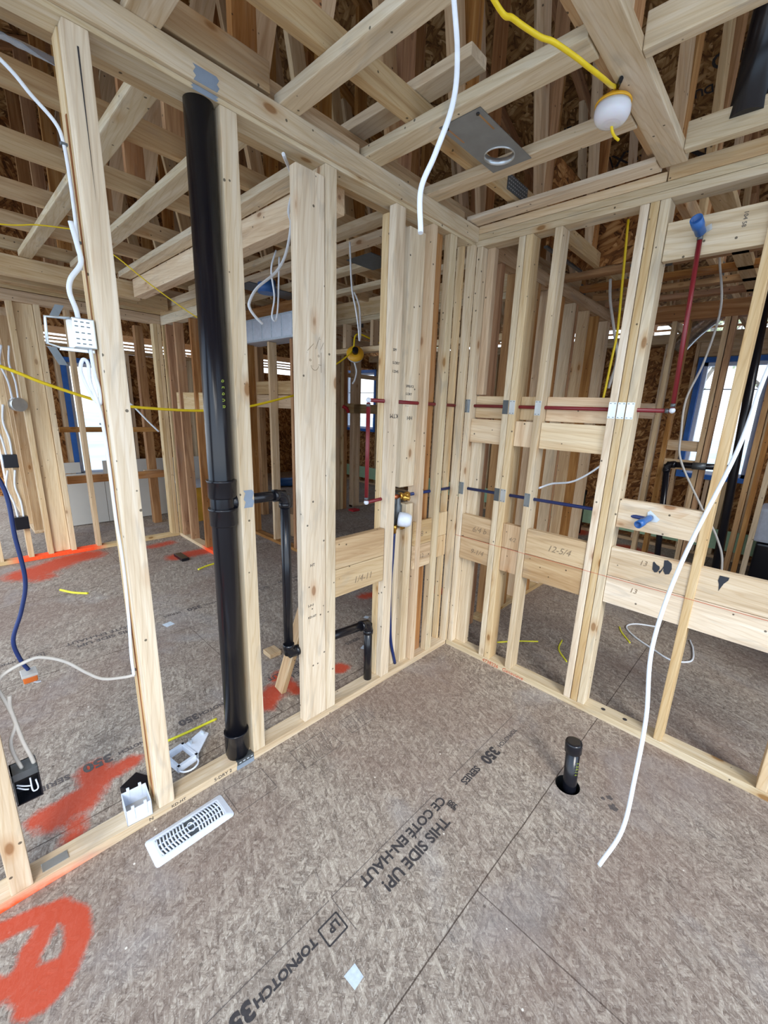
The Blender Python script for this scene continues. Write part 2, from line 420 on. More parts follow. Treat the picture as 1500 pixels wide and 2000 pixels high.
for i, x in enumerate(XS):
    for j, y in enumerate(YS):
        d = math.hypot(x-HC[0], y-HC[1]); px_, py_ = x, y
        if HR*.8 < d < HR*1.16: px_, py_ = HC[0]+(x-HC[0])*HR/d, HC[1]+(y-HC[1])*HR/d
        idx[i, j] = len(vs); vs.append((px_, py_, 0))
for i in range(len(XS)-1):
    for j in range(len(YS)-1):
        q = (idx[i, j], idx[i+1, j], idx[i+1, j+1], idx[i, j+1])
        cx = sum(vs[k][0] for k in q)/4-HC[0]; cy = sum(vs[k][1] for k in q)/4-HC[1]
        if math.hypot(cx, cy) < HR*.96: continue
        fc.append(q)
me = bpy.data.meshes.new('floor'); me.from_pydata(vs, [], fc); me.update()
floor = link('floor', me, MF); tag(floor, kind='structure')
spray_attr(floor, lambda p: spray_at((p.x, p.y)))
cyl('pipe_hole', (HC[0], HC[1], -.002), (HC[0], HC[1], -.2), HR, plain('dark_void', '0A0908', .9), parent=floor, prof=[(0, HR), (1, HR)])
bmh = bmesh.new(); bmh.from_mesh(bpy.data.objects['pipe_hole'].data)
tops = [f for f in bmh.faces if len(f.verts) > 4 and f.calc_center_median().z > -.1]
bmesh.ops.delete(bmh, geom=tops, context='FACES'); bmh.to_mesh(bpy.data.objects['pipe_hole'].data); bmh.free()
# printed lettering on the boards
def stamp(s, size, x, y, mat=INK, bold=.0, faint=False):
    return text('printed_lettering', s, size, (x, y, .0006), (0,-1,0), (1,0,0), mat, floor, bold=bold)
for k, (ox, oy, m) in enumerate([(0, 0, INK), (-1.22, .35, INKF), (-2.44, -.4, INKF), (-2.44, 1.15, INKF), (-1.22, -1.3, INKF)]):
    stamp('CE COTÉ EN-HAUT', .053, .720+ox, -.99+oy, m, .0012)
    stamp('THIS SIDE UP!', .058, .785+ox, -1.055+oy, m, .0012)
    stamp('TOPNOTCH', .030, .748+ox, -.40+oy, m if k else INKF, .0008)
    stamp('350', .072, .732+ox, -.59+oy, m, .003)
    stamp('SERIES', .044, .738+ox, -.745+oy, m, .001)
    stamp('TOPNOTCH', .036, .745+ox, -1.655+oy, m, .0012)
    stamp('350', .062, .735+ox, -1.86+oy, m, .003)
    text('printed_lettering', 'LP', .036, (.755+ox, -1.575+oy, .0006), (0,-1,0), (1,0,0), m, floor, bold=.001)
    for (a, b) in (((.742,-1.565),(.742,-1.635)), ((.80,-1.565),(.80,-1.635)), ((.742,-1.565),(.80,-1.565)), ((.742,-1.635),(.80,-1.635))):
        p0 = Vector((a[0]+ox, a[1]+oy, 0)); p1 = Vector((b[0]+ox, b[1]+oy, 0)); d = (p1-p0).normalized(); n_ = Vector((-d.y, d.x, 0))*.0025
        poly('printed_lettering', [p0-n_+Vector((0,0,.0004)), p1-n_+Vector((0,0,.0004)), p1+n_+Vector((0,0,.0004)), p0+n_+Vector((0,0,.0004))], m, .0003, (0,0,1), floor)
text('printed_lettering', '350', .026, (.800, -.972, .0006), (-1,0,0), (0,-1,0), INK, floor, bold=.0008)
text('printed_lettering', 'SERIES', .016, (.806, -.990, .0006), (-1,0,0), (0,-1,0), INK, floor, bold=.0005)
def mark(name, a, b, w, mat, z=.0006):
    p0, p1 = Vector((a[0], a[1], z)), Vector((b[0], b[1], z)); d = (p1-p0).normalized(); n_ = Vector((-d.y, d.x, 0))*w/2
    return poly(name, [p0-n_, p1-n_, p1+n_, p0+n_], mat, .0003, (0,0,1), floor)
for a, b in (((.698,-.30),(.698,-.90)), ((.698,-1.0),(.698,-1.55)), ((.698,-1.55),(.825,-1.55)), ((.70,-1.56),(.70,-2.0))):
    mark('printed_line', a, b, .0016, INKF)
# pencilled boxes near the left wall
for (x0, x1, y0, y1) in ((.063,.20,-1.45,-1.62), (.075,.207,-1.10,-1.31), (.083,.188,-.865,-1.02)):
    for a, b in (((x0,y0),(x1,y0)), ((x0,y1),(x1,y1)), ((x0,y0),(x0,y1)), ((x1,y0),(x1,y1))): mark('pencil_line', a, b, .0018, INKF)
for i in range(9):
    y = -1.12-.02*i; mark('pencil_line', (.08+.004*(i % 3), y), (.20-.006*(i % 2), y-.03+.012*(i % 4)), .0013, INKF)
for i in range(6):
    y = -.88-.022*i; mark('pencil_line', (.09, y), (.175, y-.02), .0013, INKF)
for cx_, cy_, r_ in ((1.245,-.476,.012), (1.272,-.515,.017), (1.225,-.50,.008)):
    pts = [(cx_+r_*(1+.35*math.sin(k*2.3))*math.cos(k*PI/6), cy_+r_*(1+.3*math.cos(k*1.7))*math.sin(k*PI/6), .0006) for k in range(12)]
    poly('black_smear', pts, INKF, .0003, (0,0,1), floor)
poly('stuck_paper_patch', [(.884,-1.649,.0006),(.929,-1.647,.0006),(.925,-1.61,.0006),(.884,-1.608,.0006)], PAP, .0005, (0,0,1), floor)
for cx_, cy_, a_, s_ in ((-.66,-.15,.3,.018), (-1.55,-1.28,.2,.03), (-.35,-.45,.4,.022)):
    c_, s2 = math.cos(a_), math.sin(a_)
    poly('stuck_paper_patch', [(cx_+(u*c_-v*s2)*s_, cy_+(u*s2+v*c_)*s_, .0006) for u, v in ((-1,-1),(1,-1),(1,1),(-1,1))], PAP, .0005, (0,0,1), floor)

gd = link('ground', bpy.data.meshes.new('ground'), GRND); gd.data.from_pydata([(-80,-80,-.7),(80,-80,-.7),(80,80,-.7),(-80,80,-.7)], [], [(0,1,2,3)]); tag(gd, kind='structure')

# ================================================================== near left wall frame (plane x = 0)
def stud(label, x0, x1, y0, y1, z0, z1, m=MW, name='wall_stud', cat='stud', group=None, bev=.004, **k):
    return bx(name, (x0, y0, z0), (x1, y1, z1), m, label, cat, group, bev=bev, **k)
ZP, ZT = .038, 2.487
pl = bx('bottom_plate', (-.089, -3.0, 0), (0, 0, ZP), MW, 'pale bottom plate under the left stud wall, sprayed orange at its near end', 'bottom plate', cuts=60)
spray_attr(pl, lambda p: max(0, min(1, (-2.0-p.y)/.25))*max(0, min(1, (.04-p.z)/.03))*(1 if p.x > -.01 else 0))
text('wood_stamp', 'S-DRY 2', .022, (.0007, -1.63, .012), (0,1,0), (0,0,1), INK, pl)
text('wood_stamp', 'KD-HT', .018, (.0007, -1.80, .010), (0,1,0), (0,0,1), INK, pl)
text('wood_stamp', 'N', .02, (.0007, -1.88, .010), (0,1,0), (0,0,1), INK, pl)
bx('top_plate', (-.089, -3.0, ZT), (0, .089, ZT+.036), MW, 'tan lower top plate lying on the studs of the left wall', 'top plate')
bx('top_plate', (-.089, -3.0, 2.523), (-.002, .0, 2.573), MB, 'second top plate hidden behind the long white board of the left wall', 'top plate')
wb = bx('ledger_board', (0, -3.0, 2.501), (.016, .014, 2.575), MW, 'long white board edging the top of the left wall below the ceiling straps', 'board', bev=.004)
def left(label, y0, y1, x0=-.089, x1=0, z0=ZP, z1=ZT, m=MW, **k): return stud(label, x0, x1, y0, y1, z0, z1, m, **k)
left('nearest pale stud of the left wall, cut by the left edge of the photo', -2.27, -2.215)
sA = left('broad white stud with a long vertical crack, holding the metal switch box', -1.842, -1.785, -.042)
left('yellow bark-edged stud behind the broad white cracked stud', -1.845, -1.80, -.105, -.046, m=MY)
yb_ = [q for q in bpy.data.objects if q.get('label') == 'yellow bark-edged stud behind the broad white cracked stud'][0]
bx('bark_strip', (-.0575,-1.8465,.06), (-.0465,-1.8445,2.3), MDK, parent=yb_, bev=0)
poly('crack', [(.0006,-1.815,2.44),(.0006,-1.811,2.44),(.0006,-1.813,2.1)], INK, .0004, (1,0,0), sA)
sB = left('white stud directly right of the big black drain stack, with a grey tape patch', -1.447, -1.39)
left('wide white plank standing in the left wall with pencil sketches', -1.172, -1.041, -.042, 0, z1=2.44, name='wall_plank', cat='plank')
pk = [q for q in bpy.data.objects if q.name.startswith('wall_plank')][0]
def arc(cx, cz, r, a0, a1, par, x=.0007, w=.0016, n=14, mat=PEN):
    for i in range(n):
        t0, t1 = a0+(a1-a0)*i/n, a0+(a1-a0)*(i+1)/n
        p = [(cy, cz2) for cy, cz2 in ((cx+math.cos(t0)*r, cz+math.sin(t0)*r), (cx+math.cos(t1)*r, cz+math.sin(t1)*r))]
        wallmark(p[0], p[1], par, x, w, mat)
def wallmark(a, b, par, x=.0007, w=.0016, mat=PEN):
    d = Vector((0, b[0]-a[0], b[1]-a[1])).normalized(); n_ = Vector((0, -d.z, d.y))*w/2
    p0, p1 = Vector((x, a[0], a[1])), Vector((x, b[0], b[1]))
    poly('pencil_mark', [p0-n_, p1-n_, p1+n_, p0+n_], mat, .0003, (1,0,0), par)
arc(-1.095, 1.745, .018, PI, 2*PI, pk); arc(-1.117, 1.765, .004, 0, 2*PI, pk, n=8); arc(-1.075, 1.785, .004, 0, 2*PI, pk, n=8)
wallmark((-1.062,1.72),(-1.062,1.80), pk); wallmark((-1.077,1.75),(-1.062,1.75), pk); wallmark((-1.13,1.80),(-1.10,1.83), pk); wallmark((-1.09,1.81),(-1.07,1.86), pk); wallmark((-1.05,1.84),(-1.065,1.81), pk)
for zz, s_ in ((.66,'S-P-F'), (.60,'KD-HT')): text('wood_stamp', s_, .016, (.0007, -1.145, zz), (0,1,0), (0,0,1), INK, pk)
text('wood_stamp', 'HT', .02, (.0007, -1.13, .86), (0,1,0), (0,0,1), INK, pk)
left('white stud touching the right edge of the pencil-marked plank', -1.038, -.981)
sE = left('white stud with a printed stamp, left of the shower valve', -.64, -.576, -.045)
left('yellow stud joined behind the stamped white stud left of the shower valve', -.643, -.60, -.089, -.046, m=MY, z1=2.46)
for zz, s_ in ((1.86,'SPF'), (1.80,'S-DRY'), (1.76,'12345')): text('wood_stamp', s_, .018, (.0007, -.632, zz), (0,1,0), (0,0,1), INK, sE)
text('wood_stamp', 'KTM', .03, (.0007, -.578, 1.56), (0,-1,0), (0,0,-1), INK, sE)
# built-up posts right of the valve
sv = left('wide pale split plank ending just above the shower valve', -.495, -.375, -.085, -.045, z0=1.16, z1=2.45, m=MW, name='wall_plank', cat='plank')
for zz, s_ in ((1.70,'SPRUCE'), (1.66,'S-DRY'), (1.60,'-- --')): text('wood_stamp', s_, .018, (-.0443, -.478, zz), (0,1,0), (0,0,1), INK, sv)
text('wood_stamp', 'HH', .03, (-.0443, -.46, 1.53), (0,1,0), (0,0,1), INK, sv)
left('rough bark-edged stud standing behind the shower valve', -.505, -.47, -.089, -.05, z1=1.0, m=MW)
left('split yellow stud below the shower valve, right of the dark blue supply tube', -.445, -.385, -.089, -.032, z1=1.06, m=MW)
left('narrow tan post behind the split plank above the valve', -.375, -.338, m=MB)
left('tan post second to the right of the split plank', -.334, -.28, -.089, -.05, m=MD)  # browner wood puts the shade of the recess into the colour
left('orange-tan post just left of the thin white stud', -.276, -.225, -.089, -.055, m=MD)  # set back too, its recess shade painted in with darker wood
left('thin white stud between the tan posts and the corner', -.225, -.17, -.045)
left('yellow board edge seen in the gap left of the corner stud', -.05, -.03, -.089, -.045, m=MY)
left('white corner stud where the left wall meets the right wall', -.028, .0, -.04, .012)
# blocking of the left wall
bD = bx('blocking_board', (-.040, -.978, .806), (-.004, -.645, .957), MB, 'knotty upper blocking board between the marked plank and the stamped white stud', 'blocking')
bD2 = bx('blocking_board', (-.040, -.978, .657), (-.004, -.645, .803), MB, 'lower blocking board with pencilled figures between the plank and the stamped white stud', 'blocking')
text('pencil_writing', '1/4-11', .05, (-.0035, -.86, .70), (0,1,0), (0,0,1), PEN, bD2, slant=.2)
b1 = bx('blocking_board', (-.029, -.385, .80), (-.010, -.227, .948), MB, 'short upper blocking board left of the thin white stud', 'blocking')
b2 = bx('blocking_board', (-.029, -.385, .652), (-.010, -.227, .798), MB, 'short lower blocking board left of the thin white stud', 'blocking')
text('pencil_writing', '8', .05, (-.0095, -.33, .85), (0,1,0), (0,0,1), PEN, b1); text('pencil_writing', '12', .04, (-.0095, -.33, .71), (0,1,0), (0,0,1), PEN, b2)
bx('blocking_board', (-.062, -.168, .802), (-.040, -.03, .957), MY, 'short upper blocking board squeezed between thin white stud and corner', 'blocking')
bx('blocking_board', (-.062, -.168, .66), (-.040, -.03, .80), MY, 'short lower blocking board squeezed between thin white stud and corner', 'blocking')

# ================================================================== near right wall frame (plane y = 0)
def right(label, x0, x1, y0=0, y1=.089, z0=ZP, z1=2.478, m=MW, **k): return stud(label, x0, x1, y0, y1, z0, z1, m, **k)
pr = bx('bottom_plate', (.002, 0, 0), (3.2, .089, ZP), MW, 'pale bottom plate of the right stud wall with a red handwritten number', 'bottom plate')
text('red_handwriting', '4738226   Genevieve', .034, (.30, -.0007, .006), (1,0,0), (0,0,1), REDP, pr, slant=.15)
for hx in (1.045, 1.155): cyl('drilled_hole', (hx, .045, ZP+.0006), (hx, .045, ZP+.0012), .011, INK, parent=pr)
bx('top_plate', (-.0, .0, 2.478), (3.2, .089, 2.509), MW, 'lowest of the three stacked top plates on the right wall', 'top plate')
bx('top_plate', (.016, .0, 2.510), (3.2, .089, 2.541), MW, 'middle one of the three stacked top plates on the right wall', 'top plate')
bx('top_plate', (.016, .0, 2.542), (.925, .089, 2.579), MY, 'yellow uppermost top plate of the right wall left of the work lamp strap', 'top plate')
bx('top_plate', (.93, .0, 2.542), (3.2, .089, 2.60), MY, 'yellow uppermost top plate of the right wall right of the work lamp strap', 'top plate')
bx('nailing_strip', (.0, -.10, 2.580), (.904, -.006, 2.60), MW, 'pale flat strip lying along the top of the right wall', 'board')
right('first stud of the right wall, tight against the corner', .013, .050)
right('flat stud behind the first blocking, upper piece at the corner', .052, .10, .05, .089, 1.69, m=MB, z1=2.478)
right('flat stud behind the lower blocking at the corner', .052, .125, .045, .089, m=MW, z1=1.41)
right('left stud of the pair next to the corner blocking', .268, .306)
right('right bark-edged stud of the pair next to the corner blocking', .308, .348, m=MY)
right('single stud between the narrow and the wide blocking', .462, .501)
right('left member of the triple stud', .839, .876)
right('middle member of the triple stud', .879, .915, m=MY)
right('right member of the triple stud, beside the boards with pipe stubs', .917, .955)
right('slender stud crossed by the dangling white cable', 1.297, 1.333, m=MY)
right('stud at the lower right corner of the photo', 1.70, 1.738, m=MY)
def rblk(label, x0, x1, z0, z1, y0=.006, y1=.044, m=MB): return bx('blocking_board', (x0, y0, z0), (x1, y1, z1), m, label, 'blocking')
for x0, x1, w in ((.052, .266, 'first bay from the corner'), (.35, .460, 'narrow bay beside the paired studs'), (.503, .837, 'wide bay left of the triple stud')):
    rblk(f'upper blocking board behind the red pipe in the {w}', x0, x1, 1.556, 1.683, .06, .088, MY)
    rblk(f'second blocking board below the red pipe in the {w}', x0, x1, 1.409, 1.548, .02, .058, MY)
lo = {}
for x0, x1, w, s1, s2 in ((.028+.024, .266, 'first bay from the corner', '6/4 b', '9-1/4'), (.35, .460, 'narrow bay beside the paired studs', '4/2', ''), (.503, .837, 'wide bay left of the triple stud', '12-5/4', '')):
    a = rblk(f'waist-low upper board with pencilled figures in the {w}', x0, x1, .806, .953); b = rblk(f'waist-low bottom board in the {w}', x0, x1, .657, .804)
    text('pencil_writing', s1, .05 if x1-x0 > .15 else .035, (x0+(x1-x0)*.38, .0053, .855), (1,0,0), (0,0,1), PEN, a, slant=.3)
    if s2: text('pencil_writing', s2, .045, (x0+(x1-x0)*.38, .0053, .71), (1,0,0), (0,0,1), PEN, b, slant=.3)
a = rblk('long upper board right of the triple stud with torn black tar marks', .957, 2.6, .812, .962, .006, .044, MW)
b = rblk('long bottom board right of the triple stud running behind the white cable', .957, 2.6, .664, .810, .006, .044, MW)
text('pencil_writing', '13', .035, (1.09, .0053, .905), (1,0,0), (0,0,1), PEN, a, slant=.2); text('pencil_writing', '13', .035, (1.07, .0053, .755), (1,0,0), (0,0,1), PEN, b, slant=.2)
def blot(cx, cz, pts): poly('tar_patch', [(cx+u, .0053, cz+v) for u, v in pts], TAR, .0008, (0,-1,0), a)
blot(1.165, .912, [(-.018,.020),(-.014,.026),(-.002,.014),(.012,.008),(.014,-.004),(.006,-.022),(-.004,-.026),(-.015,-.014)])
blot(1.208, .925, [(-.018,.03),(-.004,.034),(.014,.022),(.018,-.004),(.012,-.03),(-.004,-.036),(-.014,-.02),(-.016,.005)])
blot(1.188, .905, [(-.012,-.008),(-.004,-.002),(.004,.02),(.006,.018),(0,-.006),(-.006,-.02)])
blot(1.415, .925, [(-.012,.02),(.022,.02),(.02,.006),(.008,-.012),(.0,-.036),(-.004,-.05),(-.008,-.02),(-.014,-.004)])
bb = bx('backing_board', (.957, .01, 1.066), (1.295, .048, 1.207), MW, 'short pale backing board carrying the blue pipe stub', 'backing board')
ub = bx('backing_board', (.957, .012, 2.242), (1.6, .05, 2.388), MW, 'high pale backing board carrying the upward blue pipe stub', 'backing board')
text('wood_stamp', '104 58', .02, (1.215, .0113, 2.37), (0,0,-1), (1,0,0), INKF, ub)

# ================================================================== pipes in the walls
def elbow_white(par, p): 
    bm = bmesh.new(); bmesh.ops.create_icosphere(bm, subdivisions=2, radius=.013); bmesh.ops.translate(bm, vec=p, verts=bm.verts)
    return finish('elbow', bm, WHP, par)
def clampring(par, a, b): return cyl('crimp_ring', a, b, .0105, GRD, parent=par)
rp = tube('hot_water_pipe', [(-.045,-.737,1.622),(-.045,.03,1.622)], .0095, RED, 'dark red pipe running level through the left wall studs above the valve', 'pipe', sm=False)
elbow_white(rp, (-.045,-.745,1.622)); tube('riser', [(-.045,-.745,1.61),(-.045,-.745,1.118)], .0105, RED, parent=rp, sm=False); elbow_white(rp, (-.045,-.745,1.108))
clampring(rp, (-.045,-.745,1.605), (-.045,-.745,1.59)); clampring(rp, (-.045,-.745,1.135), (-.045,-.745,1.12))
tube('valve_feed', [(-.045,-.745,1.108),(-.045,-.53,1.118)], .0095, RED, parent=rp, sm=False)
rp2 = tube('hot_water_pipe', [(-.045,.045,1.625),(1.09,.045,1.628)], .0095, RED, 'dark red pipe running level through the right wall studs', 'pipe', sm=False)
elbow_white(rp2, (1.098,.04,1.630)); tube('riser', [(1.098,.035,1.642),(1.086,.0,2.30)], .0095, RED, parent=rp2, sm=False)
clampring(rp2, (1.098,.035,1.645), (1.0975,.034,1.66)); clampring(rp2, (1.086,.0,2.295), (1.0857,-.001,2.312)); clampring(rp2, (1.07,.044,1.628), (1.085,.044,1.628))
bpp = tube('cold_water_pipe', [(-.045,-.43,1.112),(-.045,.03,1.108)], .0095, BLU, 'dark blue pipe from the shower valve to the corner', 'pipe', sm=False)
bp2 = tube('cold_water_pipe', [(-.04,.045,1.112),(.957,.045,1.128),(1.09,-.012,1.136)], .0095, BLU, 'dark blue pipe running level through the right wall to a stub', 'pipe', sm=False)
s1 = cyl('pipe_stub', (1.088,-.012,2.315), (1.078,-.085,2.345), .019, BLU2, 'blue plastic stub-out pointing up on the high backing board', 'pipe fitting', prof=[(0,.012),(.05,.019),(.45,.019),(.5,.022),(1,.022),(1,.018),(.7,.017)])
poly('mounting_ear', [(1.075,.010,2.335),(1.115,.010,2.35),(1.12,.010,2.33),(1.08,.010,2.31)], GALB, .002, (0,-1,0), s1)
s2 = cyl('pipe_stub', (1.10,.0,1.142), (1.075,-.09,1.118), .015, BLU2, 'blue plastic stub-out pointing into the room on the short backing board', 'pipe fitting', prof=[(0,.012),(.1,.015),(.55,.015),(.6,.018),(1,.018),(1,.014),(.6,.013)])
poly('mounting_ear', [(1.085,.009,1.165),(1.095,.009,1.175),(1.14,.009,1.14),(1.13,.009,1.125),(1.09,.009,1.12)], GALB, .002, (0,-1,0), s2)
cl = bx('chalk_line', (.0,-.0008,.8035), (1.6,-.0002,.8055), REDP, 'thin red chalk string line running level across the right wall studs', 'string line', bev=0)
# nail plates
def nplate(c, w, h, axis, label, mat=GAL):
    x, y, z = c
    if axis == 'y': o = bx('nail_plate', (x-w/2, y-.0016, z-h/2), (x+w/2, y, z+h/2), mat, label, 'nail plate', 'steel nail plates on the studs', bev=.0006)
    else: o = bx('nail_plate', (x, y-w/2, z-h/2), (x+.0016, y+w/2, z+h/2), mat, label, 'nail plate', 'steel nail plates on the studs', bev=.0006)
    if axis == 'y':
        for dx in (-.28, .28):
            for dz in (-.42, .42): bx('slot', (x+dx*w-.004, y-.0021, z+dz*h-.0015), (x+dx*w+.004, y-.0016, z+dz*h+.0015), GRD, parent=o, bev=0)
    return o
for x, lb, mm_ in ((.030,'first stud in the corner',GAL), (.287,'left stud of the pair',GRD), (.328,'right stud of the pair',GALB), (.481,'single stud',GALB), (.857,'left member of the triple stud',GALB), (.897,'middle member of the triple stud',GALB), (.936,'right member of the triple stud',GALB)):
    nplate((x, 0, 1.622), .034, .076, 'y', f'steel nail plate over the red pipe on the {lb}', mm_)
for x, lb, mm_ in ((.030,'first stud in the corner',GAL), (.287,'left stud of the pair',GRD), (.328,'right stud of the pair',GALB), (.481,'single stud',GAL)):
    nplate((x, 0, 1.118), .034, .076, 'y', f'steel nail plate over the blue pipe on the {lb}', mm_)
# shower valve
vr = empty('shower_valve', (-.045,-.50,1.05), 'brass shower valve with a white cap fixed between the studs of the left wall', 'valve')
cyl('valve_body', (-.05,-.50,1.13), (-.05,-.50,.93), .02, GRD, parent=vr, prof=[(0,.012),(.1,.018),(.3,.018),(.35,.026),(.7,.026),(.75,.016),(1,.016)])
cyl('inlet', (-.045,-.50,1.112), (-.045,-.42,1.112), .014, BRS, parent=vr, prof=[(0,.02),(.3,.02),(.35,.015),(.7,.015),(.75,.018),(1,.018)])
cyl('inlet', (-.045,-.50,1.112), (-.045,-.545,1.112), .014, COP, parent=vr)
cyl('test_port', (-.045,-.475,1.105), (.0,-.455,1.10), .014, BRS, parent=vr, prof=[(0,.018),(.5,.018),(.6,.013),(1,.013)])
cyl('cap', (-.03,-.51,.985), (.03,-.465,.978), .03, WHP, parent=vr, prof=[(0,.040),(.2,.042),(.7,.040),(.9,.033),(1,.024)])
cyl('outlet', (-.045,-.525,.95), (-.045,-.525,.90), .014, BRS, parent=vr, prof=[(0,.017),(.5,.017),(.6,.012),(1,.012)])
cyl('outlet', (-.04,-.48,.955), (-.03,-.47,.92), .014, BRS, parent=vr)
tube('mounting_strap', [(-.07,-.545,1.30),(-.06,-.535,1.2),(-.05,-.53,1.05),(-.05,-.53,.95)], .006, GAL, parent=vr)
tube('water_tube', [(-.045,-.525,.90),(-.045,-.53,.75),(-.045,-.54,.56),(-.045,-.53,.35),(-.045,-.515,.2),(-.04,-.476,.04)], .0095, BLU, 'dark blue supply tube curving down from the shower valve to the bottom plate', 'pipe')
# black drain stack
st = empty('drain_stack', (-.05,-1.495,.04), 'large glossy black drain stack standing in the left wall between two studs', 'drain pipe')
SX = -.05
cyl('pipe', (SX,-1.500,.02), (SX,-1.492,2.50), .0445, BLK, parent=st, seg=40)
cyl('coupling', (SX,-1.50,.055), (SX,-1.50,.165), .05, BLK, parent=st, seg=40, prof=[(0,.046),(.02,.05),(.93,.05),(.95,.0515),(1,.0515)])
cyl('coupling', (SX,-1.495,1.225), (SX,-1.495,1.295), .052, BLK, parent=st, seg=40, prof=[(0,.049),(.08,.051),(.85,.051),(.88,.054),(1,.054)])
cyl('coupling', (SX,-1.495,1.115), (SX,-1.495,1.185), .052, BLK, parent=st, seg=40, prof=[(0,.049),(.08,.051),(.85,.051),(.88,.054),(1,.054)])
cyl('branch_socket', (SX,-1.47,1.20), (SX,-1.425,1.205), .033, BLK, parent=st)
for i, ch in enumerate('9590B'):
    zz = 1.66-.022*i; text('printed_mark', ch, .022, (SX+.0445*math.cos(-.25), -1.495+.0445*math.sin(-.25)+.008, zz), (0,0,-1), (math.sin(.15),math.cos(.15),0), plain('green_print', '8C9A2E', .6) if i == 0 else bpy.data.materials['green_print'], st)
def pipe_run(name, label, pts, r, fits, loc):
    root = empty(name, loc, label, 'drain pipe')
    for i in range(len(pts)-1): cyl('pipe', pts[i], pts[i+1], r, BLK, parent=root)
    for i in range(1, len(pts)-1):
        a, p, b = Vector(pts[i-1]), Vector(pts[i]), Vector(pts[i+1]); u = (a-p).normalized(); v = (b-p).normalized(); L = r*1.9
        if (a-p).length < 3*r or (b-p).length < 3*r: L = r*1.3
        bend = [p+u*L, p+u*L*.62+v*L*.05, p+u*L*.25+v*L*.25, p+v*L*.62+u*L*.05, p+v*L]
        tube('elbow', bend, r*1.16, BLK, parent=root, seg=20)
        cyl('elbow_rim', p+u*L*.85, p+u*L*1.35, r*1.22, BLK, parent=root); cyl('elbow_rim', p+v*L*.85, p+v*L*1.35, r*1.22, BLK, parent=root)
    return root
pipe_run('waste_pipe', 'black branch pipe leaving the stack level, then dropping behind the wide plank', [(SX,-1.43,1.205),(SX,-1.222,1.205),(SX,-1.222,.425),(SX,-1.12,.43)], .0215, None, (SX,-1.222,.43))
pipe_run('waste_pipe', 'short black pipe turning down into the bottom plate left of the stamped stud', [(SX,-1.10,.43),(SX,-.705,.395),(SX,-.70,.03)], .0235, None, (SX,-.70,.04))
# capped stub in the floor
sr = empty('floor_pipe', (1.10,-.542,-.02), 'short capped black pipe rising from a hole in the floor', 'pipe')
cyl('pipe', (1.102,-.542,-.12), (1.086,-.537,.18), .029, BLK, parent=sr, seg=32)
cyl('cap', (1.0865,-.5372,.172), (1.083,-.5362,.225), .031, BLK, parent=sr, seg=32, prof=[(0,.030),(.1,.0355),(.85,.0355),(.97,.033),(1,.027)])
for i, ch in enumerate('SDR26'): text('printed_mark', ch, .014, (1.093+.022, -.557-.004, .15-.015*i), (0,0,-1), (.8,.6,0), bpy.data.materials['green_print'], sr)
# tapes
def tapepatch(label, o, w, h): 
    x, y, z = o; n = 6
    pts = [(x, y-w/2+.004*((k*37) % 3-1), z-h/2+h*k/n) for k in range(n+1)] + [(x, y+w/2+.004*((k*53) % 3-1), z+h/2-h*k/n) for k in range(n+1)]
    return poly('tape_patch', pts, TAPE, .0006, (1,0,0), None, label, 'tape')
tapepatch('grey tape patch on the white board above the drain stack', (.0165,-1.492,2.522), .07, .040)
tapepatch('lower grey tape patch on the top plate right above the drain stack', (.0005,-1.492,2.494), .075, .016)
tapepatch('small grey tape patch on the stud beside the stack elbow', (.0005,-1.413,1.218), .036, .070)
nb = empty('protector_plate', (0,-1.488,.02), 'perforated steel plate taped over the bottom plate under the drain stack', 'nail plate')
bx('plate', (.0005,-1.527,.012), (.002,-1.449,.044), GRD, parent=nb, bev=0); bx('plate_flange', (-.03,-1.527,.0385), (.002,-1.449,.0400), GRD, parent=nb, bev=0)
bx('tape', (.002,-1.530,-.0), (.0028,-1.449,.022), TAPE, parent=nb, bev=0)
for k in range(4): bx('slot', (.0022,-1.518+k*.018,.030), (.0026,-1.508+k*.018,.034), PAP, parent=nb, bev=0)

# ================================================================== ceiling straps and nearby timbers
ZS = 2.575
def strap(label, x0, x1, y0, y1, z0=ZS, z1=ZS+.038, m=MW, name='ceiling_strap', cat='strap'): return bx(name, (x0, y0, z0), (x1, y1, z1), m, label, cat, bev=.004)
strap('ceiling strap with big knots, nearest one reaching the left wall', -.02, .905, -1.242, -1.160)
strap('ceiling strap holding the galvanised duct plate on its near side, second from the camera', -.02, .905, -.850, -.757)
strap('ceiling strap on the far side of the duct plate, third from the camera', -.02, .905, -.455, -.368)
strap('nearest ceiling strap, starting above the cracked white stud', -.02, .5, -1.70, -1.612)
strap('long strap toward the camera carrying the hanging work lamp', .910, 1.003, -2.1, -.040)
strap('on-edge ceiling block right of the work lamp, the nearer one', 1.004, 2.2, -.712, -.674, ZS, 2.664)
strap('on-edge ceiling block right of the work lamp, next to the right wall', 1.004, 2.2, -.135, -.097, ZS, 2.664)
strap('brown nailer board on edge against the top of the left wall, near part', -.04, -.006, -3, -1.262, 2.600, 2.690, MB, 'ceiling_nailer', 'nailer')
strap('brown nailer board between ceiling straps above the left wall, middle part', -.04, -.006, -1.15, -.86, 2.582, 2.62, MB, 'ceiling_nailer', 'nailer')
strap('brown nailer board above the left wall between second and third strap', -.04, -.006, -.75, -.46, 2.582, 2.62, MB, 'ceiling_nailer', 'nailer')
strap('brown nailer board above the left wall close to the corner', -.04, -.006, -.36, -.11, 2.582, 2.62, MB, 'ceiling_nailer', 'nailer')
strap('weathered loose board lying across the truss chords above the ceiling straps', -.35, .515, -.845, -.755, 2.704, 2.742, MW, 'loose_board', 'board')
bx('rim_board', (-.225,-3.0,2.535), (-.092,.088,2.571), MB, 'wide flat board along the far side of the left wall top', 'board')
